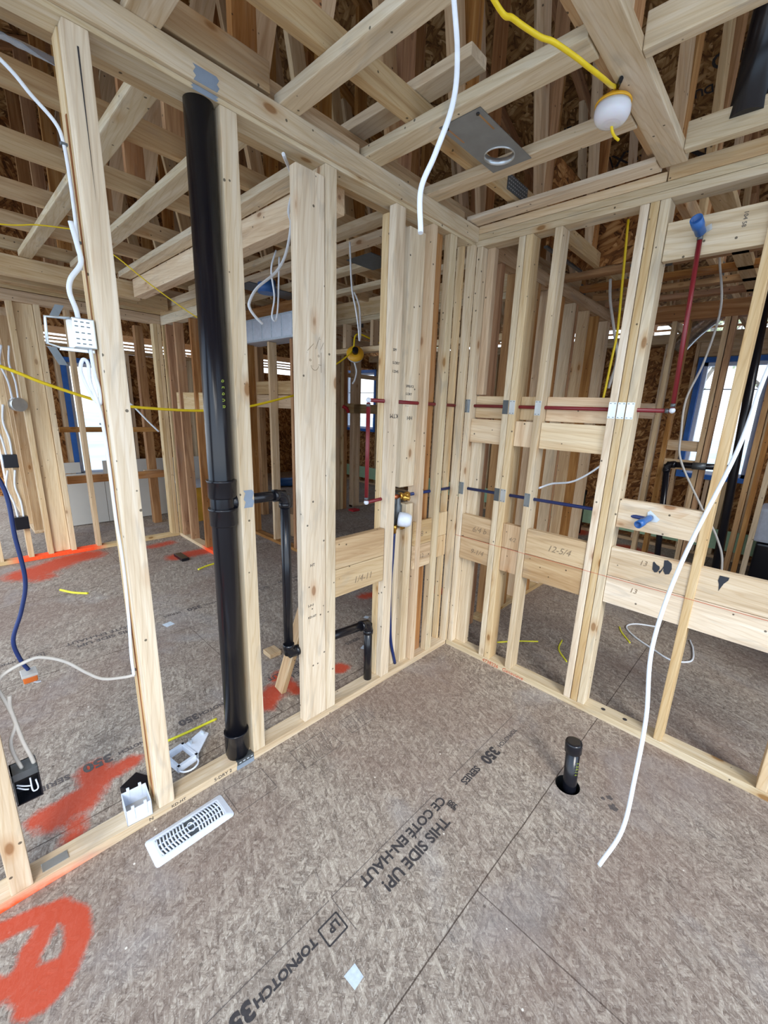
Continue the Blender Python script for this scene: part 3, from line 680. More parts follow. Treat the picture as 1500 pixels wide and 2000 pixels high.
# living side
strap('broad ceiling strap of the big room reaching from the cracked stud to the far beam', -3.0, -.09, -1.60, -1.520)
strap('stained ceiling strap of the big room seen left of the drain stack', -3.0, -.09, -1.288, -1.193)
strap('ceiling strap lying on the long yellow beam', -2.95, -.12, -.968, -.876, ZS-.002)
for lb, y0, y1 in (('first ceiling strap beyond the long yellow beam', -.42, -.335), ('second ceiling strap beyond the long yellow beam', -.245, -.16), ('third ceiling strap beyond the long yellow beam', .065, .150), ('farthest ceiling strap before the far top plate', .45, .535)):
    strap(lb, -2.9, -.09, y0, y1)
bx('ceiling_beam', (-2.93,-.872,2.432), (-.19,-.785,2.572), MY, 'long yellow dropped beam crossing the big room behind the drain stack', 'beam', bev=.005)
bx('ceiling_beam', (-3.09,-3.2,2.436), (-3.0,-.79,2.574), MY, 'far yellow beam above the far-left stud partition', 'beam', bev=.005)
bx('ceiling_beam', (-3.5,-3.2,2.45), (-3.35,-.45,2.57), MB, 'tan beam just behind the far yellow beam at upper left', 'beam')
# right-hand room straps
for i, (y0, y1, lb) in enumerate(((1.15,1.235,'nearest'), (1.50,1.585,'second'), (1.80,1.885,'third'), (2.12,2.2,'farthest'))):
    strap(f'brown ceiling strap of the room behind the right wall, {lb} one', .0, 3.0, y0, y1, m=MD)
strap('grey-tan strap running away above the slender stud in the room behind', 1.02, 1.11, .09, 2.25, m=MB)

# ================================================================== roof trusses
Y0, Y1, YR, SL = -3.4, 4.30, -.5, .37
def ztop(y): return 2.80 + SL*((Y1+.15)-max(y, 2*YR-y))
def truss(x, label, lo=Y0, group='roof trusses'):
    r = empty('roof_truss', (x, 0, 2.613), label, 'truss', group)
    bx('bottom_chord', (x, lo, 2.613), (x+.038, Y1, 2.702), MB, parent=r, bev=.002)
    hw = .045
    zr = ztop(YR)
    member('top_chord', (x+.019, Y1+.1, ztop(Y1+.1)-hw-.01), (x+.019, YR, zr-hw-.01), .089, .038, MD, parent=r)
    member('top_chord', (x+.019, YR, zr-hw-.01), (x+.019, lo, ztop(lo)-hw-.01), .089, .038, MD, parent=r)
    ys = [3.4, 2.6, 1.8, 1.0, .25, -.5, -1.3, -2.1, -2.9]; top = [2.95, 2.15, 1.4, .6, -.15, -.9, -.9, -1.7, -2.5]
    for i, y in enumerate(ys):
        if y < lo: continue
        member('web', (x+.019, y, 2.68), (x+.019, y, ztop(y)-.09), .089, .036, MD, parent=r)
        yt = top[i]
        member('web', (x+.019, y-.04 if yt < y else y+.04, 2.69), (x+.019, yt, ztop(yt)-.09), .089, .034, MB, parent=r)
        if i in (0, 2): bx('gusset_plate', (x+.038, y-.05, 2.625), (x+.0392, y+.07, 2.70), GRD, parent=r, bev=0)
    return r
tr0 = truss(.235, 'roof truss directly above the room, passing over the galvanised duct plate')
names = [(.865,'roof truss just left of the work lamp strap'), (1.62,'roof truss above the slender stud of the right wall'), (2.2,'roof truss at the far right above the room'), (2.8,'rightmost roof truss above the near room'),
 (-.13,'roof truss right behind the top of the left wall'), (-.745,'first roof truss of the big room beyond the left wall'), (-1.295,'second roof truss beyond the left wall'), (-1.895,'third roof truss beyond the left wall'), (-2.45,'fourth roof truss beyond the left wall'),
 (-3.05,'fifth roof truss beyond the left wall'), (-3.65,'sixth roof truss beyond the left wall'), (-4.25,'seventh roof truss beyond the left wall')]
for x, lb in names:
    c = copy_tree(tr0); c.location.x = x; c['label'] = lb
pp = bx('perforated_plate', (.2735,-.17,2.632), (.2755,.03,2.702), GRD, 'perforated steel truss plate on the chord beyond the duct plate', 'truss plate', bev=0)
for i in range(10):
    for j in range(4): bx('punched_tooth', (.2755,-.16+i*.019,2.642+j*.016), (.2765,-.150+i*.019,2.647+j*.016), GALB, parent=pp, bev=0)
# roof deck
def deck(name, quads, mat):
    bm = bmesh.new()
    for q in quads:
        top = [bm.verts.new(Vector(p)+Vector((0,0,.012))) for p in q]; bot = [bm.verts.new(Vector(p)) for p in q]
        bm.faces.new(top); bm.faces.new(list(reversed(bot)))
        for i in range(4): j = (i+1) % 4; bm.faces.new((bot[i], bot[j], top[j], top[i]))
    return finish(name, bm, mat, kind='structure')
XL, XR = -7.9, 3.1
deck('ceiling', [[(XL, YR, ztop(YR)), (XR, YR, ztop(YR)), (XR, Y1+.17, ztop(Y1+.17)), (XL, Y1+.17, ztop(Y1+.17))],
                 [(XL, Y0, ztop(Y0)), (XR, Y0, ztop(Y0)), (XR, YR, ztop(YR)), (XL, YR, ztop(YR))]], MO)
# ================================================================== outer walls and windows
def sheet_wall(name, axis, c, t, rng, z0, z1, holes, mat):
    """sheathing with window openings, built as one mesh of panels"""
    us = sorted({rng[0], rng[1]} | {h[0] for h in holes} | {h[1] for h in holes}); zs = sorted({z0, z1} | {h[2] for h in holes} | {h[3] for h in holes})
    bm = bmesh.new()
    for i in range(len(us)-1):
        for j in range(len(zs)-1):
            um, zm = (us[i]+us[i+1])/2, (zs[j]+zs[j+1])/2
            if any(h[0] < um < h[1] and h[2] < zm < h[3] for h in holes): continue
            r = bmesh.ops.create_cube(bm, size=1)['verts']
            s = (us[i+1]-us[i], t, zs[j+1]-zs[j]) if axis == 'x' else (t, us[i+1]-us[i], zs[j+1]-zs[j])
            p = (um, c, zm) if axis == 'x' else (c, um, zm)
            bmesh.ops.scale(bm, vec=s, verts=r); bmesh.ops.translate(bm, vec=p, verts=r)
    return finish(name, bm, mat, kind='structure')
sheet_wall('wall_back', 'x', 4.10, .012, (-7.5, 3.1), 0, 2.60, [(.56,1.18,.98,2.27), (-5.9,-4.98,1.16,2.30)], MO2)
sheet_wall('wall_left', 'y', -5.10, .012, (-1.45, 1.2), 0, 2.13, [(-1.07,-.50,.62,1.97)], MO3)
sheet_wall('wall_far_left', 'y', -7.50, .012, (1.2, 4.1), 0, 2.26, [], MO3)
sheet_wall('wall_side', 'y', -7.50, .012, (-3.2, -1.62), 0, 2.26, [(-3.1,-2.0,.5,2.0)], MO3)
sheet_wall('wall_right_light_block', 'y', 3.16, .012, (.3, 4.1), 0, 2.60, [], MO3)  # unseen wall, added to keep side daylight out of the back room
sheet_wall('wall_gable', 'y', -5.16, .012, (-3.4, 4.3), 2.37, 4.7, [], MO3)
sheet_wall('wall_jog', 'x', 1.21, .012, (-7.5, -5.1), 0, 2.4, [], MO2)
def window(idx, axis, c, u0, u1, z0, z1, midz=None):
    """c = inner plane; frame sits in the opening; blue membrane turns in around it"""
    def P(u, d, z): return (u, c+d, z) if axis == 'x' else (c-d, u, z)
    r = empty(f'window_{idx}', P((u0+u1)/2, 0, z0), kind='structure')
    def b(nm, ua, ub, da, db, za, zb, m): 
        a, q = P(ua, da, za), P(ub, db, zb)
        return bx(nm, tuple(min(a[k], q[k]) for k in range(3)), tuple(max(a[k], q[k]) for k in range(3)), m, parent=r, bev=.002)
    w = .045
    b('window_frame', u0, u0+w, .06, .12, z0, z1, WHP); b('window_frame', u1-w, u1, .06, .12, z0, z1, WHP)
    b('window_frame', u0, u1, .06, .12, z0, z0+w, WHP); b('window_frame', u0, u1, .06, .12, z1-w, z1, WHP)
    if midz: b('glazing_bar', u0+w, u1-w, .085, .10, midz-.006, midz+.006, GRD)
    b('window_pane', u0+w, u1-w, .09, .094, z0+w, z1-w, GLS)
    m_ = .05
    b('blue_membrane', u0-m_, u0+.004, -.003, .06, z0-m_, z1+m_, BTAPE); b('blue_membrane', u1-.004, u1+m_, -.003, .06, z0-m_, z1+m_, BTAPE)
    b('blue_membrane', u0, u1, -.003, .06, z0-m_, z0+.004, BTAPE); b('blue_membrane', u0, u1, -.003, .06, z1-.004, z1+m_, BTAPE)
    return r
window(1, 'x', 3.95, .56, 1.18, .98, 2.27, 1.97)
window(2, 'x', 3.95, -5.9, -4.98, 1.16, 2.30, 1.9)
window(3, 'y', -4.95, -1.07, -.50, .62, 1.97, 1.15)
# outer wall studs and plates
n_ = 0
ordn = ['first','second','third','fourth','fifth','sixth','seventh','eighth','ninth','tenth','eleventh','twelfth','thirteenth','fourteenth','fifteenth','sixteenth','seventeenth','eighteenth','nineteenth','twentieth','twenty-first','twenty-second']
for i, x in enumerate((-7.2,-6.8,-6.4,-6.05,-4.92,-4.6,-4.2,-3.8,-3.4,-3.0,-2.6,-2.2,-1.8,-1.4,-1.0,-.62,-.22,.14,.46,1.24,1.5,1.9)):
    stud(f'{ordn[i]} stud from the left along the window wall at the very back', x, x+.038, 3.955, 4.09, .04, 2.49, MB, group='studs of the back window wall', bev=.002)
for i, x in enumerate((.30, .38, .66, .74, .82, .90, 1.0, 1.08)):
    if x > .5: stud(f'{ordn[i-2]} short cripple stud below the right-hand window', x, x+.038, 3.955, 4.09, .04, .93, MB, 'cripple_stud', group='cripple studs under the right window', bev=.002)
bx('bottom_plate', (-7.4,3.955,0), (3,4.09,.038), MB, 'bottom plate under the window wall at the very back', 'bottom plate')
bx('top_plate', (-7.4,3.955,2.49), (3,4.09,2.60), MB, 'top plate over the window wall at the very back', 'top plate')
bx('window_header', (.5,3.956,2.33), (1.24,4.088,2.488), MB, 'header board above the right-hand window', 'header')
bx('insulation_strip', (-6.5,3.935,.12), (3,3.95,.36), GRNB, 'pale green strip low along the back window wall', 'strip')
bx('eave_board', (-7.9,4.42,2.655), (3.1,4.44,2.675), MB, 'lower pale board glowing at the back eave', 'board'); bx('eave_board', (-7.9,4.42,2.715), (3.1,4.44,2.74), MB, 'upper thin board at the back eave', 'board')
for i, y in enumerate((-1.40,-1.16,-.44,-.05,.35,.75,1.10)):
    stud(f'{ordn[i]} stud from the camera side in the drywalled window wall at far left', -5.09, -4.955, y, y+.038, .04, 2.13, MB, group='studs of the far-left window wall', bev=.002)
bx('top_plate', (-5.09,-1.45,2.13), (-4.955,1.2,2.17), MB, 'top plate of the far-left window wall', 'top plate')
for i, z in enumerate((2.215, 2.262, 2.305, 2.352)):
    bx('eave_board', (-5.75,-3,z), (-5.72,3.9,z+(.024,.02,.022,.09)[i]), MY, f'{("lowest","second","third","uppermost")[i]} sunlit eave board seen over the far-left window wall', 'board')
GP = [(-4.87,-1.24,0,-.86,.655), (-4.87,-.855,0,-.30,.80), (-4.865,-.295,0,.45,.80)]
for i, (x, y0, z0, y1, z1) in enumerate(GP):
    bx('drywall_sheet', (x,y0,z0+.01), (x+.012,y1,z1), GYP, f'{("left","middle","right")[i]} grey drywall sheet low on the far-left window wall', 'drywall', bev=0)
bx('drywall_sheet', (-4.90,-1.24,.66), (-4.89,-1.08,.79), GYP, 'small grey drywall offcut at the lower corner of the far-left window', 'drywall', bev=0)
bx('rail_board', (-4.0,-1.37,.68), (-3.96,-.42,.762), MD, 'horizontal brown rail below the far-left window', 'board')
bx('rail_board', (-4.0,-1.37,1.215), (-3.96,-.42,1.268), MD, 'horizontal brown rail across the far-left window', 'board')
pb = bx('brown_post', (-4.54,-.45,.0), (-4.45,-.36,2.42), MD, 'dark brown post in front of the far-left strand board', 'post')
bx('short_block', (-4.4505,-.52,.62), (-4.40,-.34,.71), MB, 'short block nailed across the dark brown post', 'blocking')
# ================================================================== inner partitions
def row(labelfmt, group, spec, z0, z1, m, fn):
    for i, s in enumerate(spec):
        a, b = s[0], s[1]; mm_ = s[2] if len(s) > 2 else m
        stud(labelfmt.format(ordn[i]), *fn(a, b), z0, z1, mm_, group=group, bev=.002)
g = 'studs of the far-left partition'
row('{} stud from the left in the far-left partition', g, [(-2.42,-2.38),(-2.01,-1.97),(-1.79,-1.75),(-1.64,-1.60),(-1.457,-1.415,MY),(-1.235,-1.197,MB),(-.49,-.452),(-.45,-.412)], .038, 2.36, MY, lambda a, b: (-3.80, -3.71, a, b))
bx('wall_plank', (-3.79,-1.598,.04), (-3.75,-1.46,2.36), MY, 'broad yellow spotted board between two studs of the far-left partition', 'plank')
w1 = bx('bottom_plate', (-3.80,-3.2,0), (-3.71,-.41,.038), MY, 'bottom plate of the far-left partition with an orange sprayed stretch', 'bottom plate', cuts=60)
spray_attr(w1, lambda p: max(0, min(1, (p.y+1.95)/.12))*max(0, min(1, (-1.15-p.y)/.12)))
bx('top_plate', (-3.80,-3.2,2.36), (-3.71,-.32,2.45), MB, 'lower top plate of the far-left partition', 'top plate'); bx('top_plate', (-3.80,-3.2,2.455), (-3.70,-.32,2.575), MY, 'upper yellow top plate of the far-left partition', 'top plate')
row('{} stud from the left in the partition behind the drain stack', 'studs of the partition behind the drain stack', [(-3.70,-3.662,MY),(-3.60,-3.562),(-3.375,-3.337),(-2.98,-2.942),(-2.57,-2.532)], .038, 2.35, MD, lambda a, b: (a, b, -.41, -.321))
w2 = bx('bottom_plate', (-3.71,-.41,0), (-2.3,-.321,.038), MY, 'bottom plate behind the drain stack with an orange sprayed end', 'bottom plate', cuts=40)
spray_attr(w2, lambda p: max(0, min(1, (p.x+3.1)/.15)))
bx('top_plate', (-3.70,-.412,2.352), (-2.3,-.32,2.44), MW, 'whitish lower top plate of the partition behind the drain stack', 'top plate'); bx('top_plate', (-3.70,-.41,2.442), (-2.3,-.32,2.50), MY, 'orange-yellow middle top plate of the partition behind the drain stack', 'top plate')
bx('top_plate', (-3.70,-.41,2.502), (-2.3,-.32,2.573), MW, 'upper top plate of the partition behind the drain stack', 'top plate')
bx('blocking_board', (-3.52,-.38,1.49), (-2.3,-.34,1.665), MY, 'wide blocking board across the partition behind the drain stack', 'blocking')
# wall running away at far left
row('{} stud going away in the wall seen edge-on at the far left', 'studs of the edge-on wall at far left', [(-4.81,-4.77),(-5.2,-5.16),(-5.6,-5.56),(-6.0,-5.96),(-6.4,-6.36),(-6.8,-6.76),(-7.2,-7.16)], .038, 2.36, MB, lambda a, b: (a, b, -1.62, -1.53))
bx('bottom_plate', (-7.4,-1.62,0), (-4.77,-1.53,.038), MB, 'bottom plate of the edge-on wall at far left', 'bottom plate'); bx('top_plate', (-7.4,-1.62,2.36), (-4.77,-1.53,2.44), MB, 'top plate of the edge-on wall at far left', 'top plate')
for i, (z, x0, x1) in enumerate(((.98,-7.0,-4.9),(.66,-7.0,-4.8),(1.55,-6.9,-4.95))): bx('blocking_board', (x0,-1.53,z), (x1,-1.49,z+.14), MB, f'{("middle","lower","upper")[i]} pale rail on the edge-on wall at far left', 'blocking')
# short wall with blocking and white duct
row('{} stud of the short blocked wall left of the marked plank', 'studs of the short wall', [(-3.25,-3.21,MD),(-2.775,-2.737,MY),(-2.35,-2.31,MD)], .038, 2.22, MB, lambda a, b: (a, b, .30, .389))
bx('bottom_plate', (-3.3,.30,0), (-2.2,.389,.036), MD, 'reddish bottom plate of the short wall left of the marked plank', 'bottom plate')
bx('blocking_board', (-3.2,.392,1.69), (-2.2,.43,1.83), MB, 'upper big blocking board of the short wall', 'blocking'); bx('blocking_board', (-3.2,.392,1.545), (-2.2,.43,1.683), MB, 'lower big blocking board of the short wall', 'blocking')
wd = bx('soffit_box', (-3.3,.27,2.225), (-2.2,.50,2.46), WHP, 'white ribbed panel box hung under the ceiling left of the marked plank', 'duct panel')
for i in range(6): bx('rib', (-3.2+i*.19,.264,2.235), (-3.19+i*.19,.27,2.45), PAP, parent=wd, bev=0)
bx('rib', (-3.3,.262,2.44), (-2.2,.27,2.455), PAP, parent=wd, bev=0); bx('rib', (-3.3,.262,2.228), (-2.2,.27,2.243), PAP, parent=wd, bev=0)
bx('header_board', (-3.4,.30,2.465), (-2.2,.36,2.573), MD, 'brown board above the white ribbed panel', 'header')
row('{} of the twin posts far behind the drain branch pipe', 'twin far posts', [(-4.21,-4.12),(-4.10,-4.0)], .0, 2.5, MD, lambda a, b: (a, b, .86, .95))
# door frame between plank and stamped stud
row('{} far doorway post from the left, beyond the marked plank', 'far doorway posts', [(1.88,1.96,MB),(1.985,2.03,MY),(2.035,2.10),(2.23,2.37,MB)], .0, 2.5, MD, lambda a, b: (-3.69, -3.60, a, b))
bx('doorway_header', (-3.68,1.96,2.03), (-3.61,3.1,2.09), MB, 'thin brown header across the far doorway', 'header')
bx('doorway_rail', (-3.64,2.05,1.50), (-3.60,3.1,1.645), MB, 'wide rail in front of the far doorway window', 'board')
bx('bottom_plate', (-3.69,2.23,0), (-3.60,3.6,.036), MB, 'bottom plate beside the far doorway', 'bottom plate')
bx('red_cap', (-3.46,2.02,.0), (-3.34,2.16,.03), REDC, 'dark red cap lying on the floor by the far doorway', 'cap', bev=.012)  # a flat red cap, not a dish
tube('red_rag', [(-3.59,2.0,1.60),(-3.56,2.05,1.57),(-3.58,2.10,1.52)], .025, REDC, 'red rag hung on a doorway post', 'rag')
bx('door_beam', (-2.45,.90,2.49), (-.09,.99,2.645), MY, 'yellow far beam under the ceiling between the marked plank and the stamped stud', 'beam')
bx('door_beam', (-2.45,.905,2.44), (-.09,.985,2.488), MW, 'whitish underside board of the far beam', 'beam')
row('{} short stud hanging under the far beam', 'short studs of the far beam', [(-2.26,-2.21,MY),(-1.83,-1.79,MB),(-1.2,-1.16,MB)], 2.2, 2.44, MB, lambda a, b: (a, b, .905, .985))
bx('header_board', (-2.45,.90,2.145), (-.3,.99,2.195), MY, 'level yellow board below the far beam', 'header')
# room behind the right wall
row('{} stud going away in the partition behind the corner', 'studs of the partition behind the corner', [(.30,.338),(.52,.558),(.76,.798,MB),(.80,.838),(1.0,1.038,MB),(1.22,1.258),(1.45,1.488,MB),(1.50,1.538),(1.76,1.798,MB),(2.0,2.038),(2.26,2.345,MB)], .038, 2.48, MD, lambda a, b: (-.089, 0, a, b))
bx('bottom_plate', (-.089,.45,0), (0,2.35,.036), MB, 'pale bottom plate of the partition behind the corner', 'bottom plate')
bx('top_plate', (-.089,.09,2.482), (0,2.44,2.573), MB, 'top plate of the partition behind the corner', 'top plate')
bx('blocking_board', (-.07,.4,1.62), (-.03,1.45,1.70), MB, 'brown blocking on the partition behind the corner', 'blocking')
row('{} stud from the left in the partition facing us behind the right wall', 'studs of the partition behind the right wall', [(.52,.558,MB),(.62,.658),(.90,.938,MB),(.945,.983),(1.27,1.31,MD),(1.33,1.368),(1.39,1.428,MB),(1.75,1.788),(2.1,2.138)], .038, 2.44, MD, lambda a, b: (a, b, 2.35, 2.439))
bx('top_plate', (.002,2.35,2.44), (3,2.439,2.573), MD, 'brown top plate of the partition facing us behind the right wall', 'top plate')
for i, (z0, z1) in enumerate(((1.16,1.25),(1.33,1.42),(1.60,1.74))): bx('blocking_board', ((.66,.66,.1)[i],2.36,z0), ((.9,.9,.52)[i],2.40,z1), MB, f'{("lowest","middle","top")[i]} blocking piece in the partition facing us behind the right wall', 'blocking')
# strand board box in the attic
hb = empty('attic_hatch_box', (.15,.6,2.62), 'dark strand board hatch box above the room behind the right wall', 'hatch box')
bx('side_panel', (.14,.56,2.615), (.152,1.14,3.1), MO3, parent=hb, bev=0); bx('side_panel', (.152,1.128,2.615), (1.0,1.14,3.1), MO2, parent=hb, bev=0)
bx('edge_strip', (.128,.56,2.605), (.152,1.14,2.618), GRD, parent=hb, bev=0)
bx('steel_bracket', (.50,1.06,2.56), (.72,1.18,2.575), GRD, 'grey steel plate on the ceiling straps behind the triple stud', 'bracket', bev=0)
# black pipes of the back room
pipe_run('vent_pipe', 'black vent pipe with a level run below the right window', [(.80,2.28,.0),(.705,2.28,1.205),(1.16,2.28,1.225)], .026, None, (.80,2.28,0))
cyl('vent_pipe', (1.245,2.28,0), (1.13,2.28,2.9), .033, BLK, 'tall black vent pipe in front of the right window', 'drain pipe')
tapepatch('grey tape', (0,0,0), .01, .01).name = 'tape_tmp'; bpy.data.objects.remove(bpy.data.objects['tape_tmp'])
cyl('pipe_tape', (.90,2.28,1.213), (1.0,2.28,1.217), .031, GRD, 'shiny grey tape wrapped round the level black pipe', 'tape')
cyl('vent_pipe', (-.50,3.75,0), (-.50,3.75,.62), .045, BLK, 'short capped black pipe standing in front of the green strip', 'drain pipe', prof=[(0,.045),(.88,.045),(.9,.055),(1,.055)])
cyl('thin_rod', (-.68,3.75,0), (-.68,3.75,.60), .012, REDP, 'thin rusty rod standing beside the short black pipe', 'rod')
cyl('vent_pipe', (-1.05,1.95,0), (-1.05,1.95,2.5), .05, BLK, 'black pipe seen through the gap next to the corner blocking', 'drain pipe')
cyl('roof_vent_pipe', (1.18,-.10,2.62), (1.20,.02,3.6), .06, BLK, 'black vent pipe rising into the roof at the upper right', 'drain pipe')
bx('storage_tote', (1.43,3.3,.0), (1.95,3.75,.42), BLK, 'black tub on the floor at the right edge', 'tub', bev=.02)
bx('white_tub', (1.40,3.3,.45), (1.9,3.75,.80), WHP, 'white tub stacked on the black tub at the right edge', 'tub', bev=.03)
bpy.data.objects['white_tub'].location.z = .605
tube('foil_duct', [(.50,2.9,2.30),(.62,2.8,2.42),(.80,2.7,2.56)], .075, FOIL, 'silver foil flexible duct above the partition behind the right wall', 'duct', seg=20)

# ================================================================== cables, lamp, electrical
def cable(name, label, pts, r, m, cat='cable', **k): return tube(name, pts, r, m, label, cat, **k)
cable('hanging_cable', 'thick white cable dangling from the ceiling in the middle, cut square at its end', [(.83,-1.33,2.60),(.875,-1.40,2.40),(.913,-1.420,2.247),(.926,-1.440,2.152),(.921,-1.478,2.057),(.914,-1.507,1.989),(.930,-1.520,1.909)], .0052, WHT)
cable('hanging_cable', 'long white cable hanging close to the camera at right, cut end near the floor', [(1.66,-.95,2.66),(1.56,-1.02,2.1),(1.50,-1.08,1.85),(1.465,-1.110,1.687),(1.453,-1.173,1.534),(1.417,-1.279,1.321),(1.408,-1.339,1.168),(1.426,-1.369,1.036),(1.433,-1.401,.922),(1.435,-1.432,.826),(1.416,-1.472,.758)], .0046, WHT, flat=.85)
# work lamp
wlm = empty('work_lamp', (.888,-.57,2.56), 'round work lamp with yellow collar and milky dome hanging from the long ceiling strap', 'work lamp')
LC = Vector((.888,-.57,2.556))
cyl('lamp_dome', LC+Vector((0,0,.0)), LC+Vector((0,0,-.052)), .05, DOME, parent=wlm, seg=40, prof=[(0,.0515),(.2,.0545),(.5,.0540),(.72,.049),(.88,.041),(.97,.029),(1,.016)])
cyl('lamp_collar', LC+Vector((0,0,.0)), LC+Vector((0,0,.034)), .05, YEL2, parent=wlm, seg=40, prof=[(0,.0545),(.15,.055),(.32,.051),(.5,.036),(.54,.024),(.9,.022),(1,.018)])
tube('lamp_hook_strap', [LC+Vector((-.02,0,.03)), LC+Vector((0,0,.048)), LC+Vector((.02,.0,.03)), LC+Vector((.028,.0,.005))], .004, BLK, parent=wlm)
tube('lamp_hook', [LC+Vector((.0,0,.042)), LC+Vector((.01,-.02,.035)), LC+Vector((.03,-.05,.022)), LC+Vector((.04,-.075,.014))], .0035, GALB, parent=wlm)
cyl('lamp_hook_gate', (.915,-.62,2.574), (.935,-.655,2.568), .006, BLK, parent=wlm)
cable('lamp_cord', 'thick yellow cord sagging from the top edge down to the work lamp', [(.78,-1.45,2.62),(.825,-1.186,2.5),(.836,-1.115,2.50),(.862,-1.03,2.50),(.879,-.985,2.505),(.905,-.90,2.505),(.915,-.86,2.505),(.925,-.76,2.52),(.918,-.68,2.545),(.900,-.60,2.588)], .0062, YEL, 'cord')
cable('lamp_cord', 'short end of yellow cord below the work lamp', [(.888,-.565,2.512),(.889,-.55,2.495),(.892,-.53,2.488),(.898,-.51,2.485)], .0045, YEL, 'cord')
# second lamp in the big room
w2l = empty('work_lamp', (-1.9,.77,2.11), 'far yellow work lamp seen from above its collar, between plank and stamped stud', 'work lamp')
C2 = Vector((-1.9,.77,2.11)); a2 = Vector((.70,-.58,.42)).normalized()
cyl('lamp_dome', C2, C2-a2*.05, .085, DOME, parent=w2l, prof=[(0,.085),(.5,.085),(.9,.06),(1,.03)])
cyl('lamp_collar', C2, C2+a2*.03, .088, YEL2, parent=w2l, prof=[(0,.088),(.3,.085),(1,.05)])
cyl('lamp_socket', C2+a2*.03, C2+a2*.08, .03, BLK, parent=w2l)
cable('lamp_cord', 'yellow cord running up-left from the far work lamp', [(-1.9,.30,1.86),(-1.9,.60,2.03),(-1.9,.74,2.15),(-1.9,.80,2.30),(-1.85,1.1,2.24),(-1.8,1.5,2.2)], .008, YEL, 'cord')
cable('white_cable', 'white cable looping down above the far work lamp', [(-.7,-.324,2.56),(-.7,-.304,2.317),(-.7,-.27,2.20),(-.7,-.244,2.088),(-.7,-.233,2.012),(-.7,-.226,2.06),(-.7,-.236,2.20),(-.7,-.262,2.26),(-.7,-.286,2.29)], .0055, WHT)
cable('white_cable', 'thin white cable end hanging below the far work lamp', [(-1.9,.75,2.05),(-1.9,.79,1.95),(-1.9,.77,1.86),(-1.9,.74,1.82)], .008, WHT)
cable('white_cable', 'white cable curving left out of the wall right of the drain stack stud', [(-.05,-1.19,2.47),(-.35,-.95,2.55),(-.5,-.88,2.50),(-.5,-.869,2.439),(-.5,-.90,2.31),(-.5,-.956,2.214),(-.5,-1.06,2.12),(-.5,-1.10,2.06),(-.5,-1.107,2.025),(-.5,-1.08,1.99),(-.5,-1.041,1.961)], .0065, WHT)
cable('white_cable', 'white cable loop hanging under the ceiling left of the marked plank', [(-.9,-.71,2.45),(-.9,-.745,2.34),(-.9,-.73,2.2),(-.9,-.75,2.09),(-.9,-.725,2.07),(-.9,-.708,2.15),(-.9,-.70,2.26),(-.9,-.69,2.42)], .005, WHT)
cable('yellow_cord', 'yellow cord sagging across the big room behind the drain stack', [(-1.5,-3.3,2.45),(-1.5,-2.4,1.88),(-1.5,-1.941,1.711),(-1.5,-1.769,1.637),(-1.5,-1.522,1.553),(-1.5,-1.36,1.53),(-1.5,-.967,1.519),(-1.5,-.632,1.554),(-1.5,-.212,1.66)], .0085, YEL, 'cord')
cable('yellow_cord', 'thin yellow cord slanting down from the big room ceiling toward the drain stack', [(-1.2,-1.50,2.30),(-1.2,-1.439,2.273),(-1.2,-1.286,2.175),(-1.2,-1.064,2.059),(-1.2,-.8,1.95)], .003, YEL, 'cord')
cable('yellow_cord', 'thin yellow cord at upper left passing under the straps', [(-1.2,-2.2,2.25),(-1.2,-1.883,2.293),(-1.2,-1.75,2.33),(-1.2,-1.604,2.354)], .003, YEL, 'cord')
cable('yellow_cord', 'yellow cord hanging in the room behind the right wall', [(.465,1.0,2.82),(.49,1.0,2.428),(.505,1.0,2.15),(.496,1.0,1.984),(.482,1.0,1.748),(.47,1.0,1.6)], .008, YEL, 'cord')
cable('grey_cable', 'grey cable hanging beside the yellow cord behind the right wall', [(.338,1.2,2.543),(.36,1.2,2.4),(.422,1.2,2.182),(.466,1.2,2.007),(.44,1.2,1.8)], .010, GRC)
cable('grey_cable', 'long grey cable curving down across the right window to the floor', [(.913,1.5,2.661),(.981,1.5,2.341),(.95,1.5,2.0),(.888,1.5,1.743),(.90,1.5,1.5),(.933,1.5,1.305),(1.117,1.5,.989),(1.247,1.5,.786),(1.317,1.5,.57),(1.33,1.5,.1)], .0075, GRC)
cable('white_cable', 'white cable end poking out level below the upper blocking', [(.80,.5,1.46),(.72,.42,1.32),(.62,.30,1.22),(.53,.2,1.20),(.50,.095,1.18)], .006, WHT)
cable('loose_cable', 'thin pale cable loop lying on the floor behind the slender stud', [(1.00,1.42,.006),(.88,1.35,.006),(.84,1.24,.006),(.93,1.12,.006),(1.08,1.02,.006),(1.20,.96,.006),(1.30,1.05,.006),(1.28,1.25,.006),(1.24,1.38,.006)], .006, WHT)
cable('loose_cable', 'short yellow tape strip on the floor beside the triple stud', [(.565,.66,.004),(.60,.52,.004),(.70,.41,.004)], .005, YLT)
cable('loose_cable', 'short yellow tape strip on the floor behind the paired studs', [(.25,.28,.004),(.34,.40,.004),(.45,.51,.004)], .005, YLT)
cable('loose_cable', 'short yellow strip on the floor beyond the pale cable loop', [(.80,1.20,.004),(.84,1.12,.004),(.93,1.0,.004)], .005, YLT)
cable('loose_cable', 'yellow ribbed tape strip on the floor left of the drain stack', [(-.385,-1.69,.004),(-.375,-1.58,.004),(-.37,-1.456,.004)], .006, YLT)
cable('loose_cable', 'small yellow strip on the floor of the big room', [(-2.73,-1.714,.005),(-2.6,-1.65,.005),(-2.506,-1.569,.005)], .009, YLT)
cable('loose_cable', 'small yellow strip on the floor behind the drain stack', [(-2.46,-.70,.005),(-2.50,-.6,.005),(-2.52,-.50,.005)], .009, YLT)
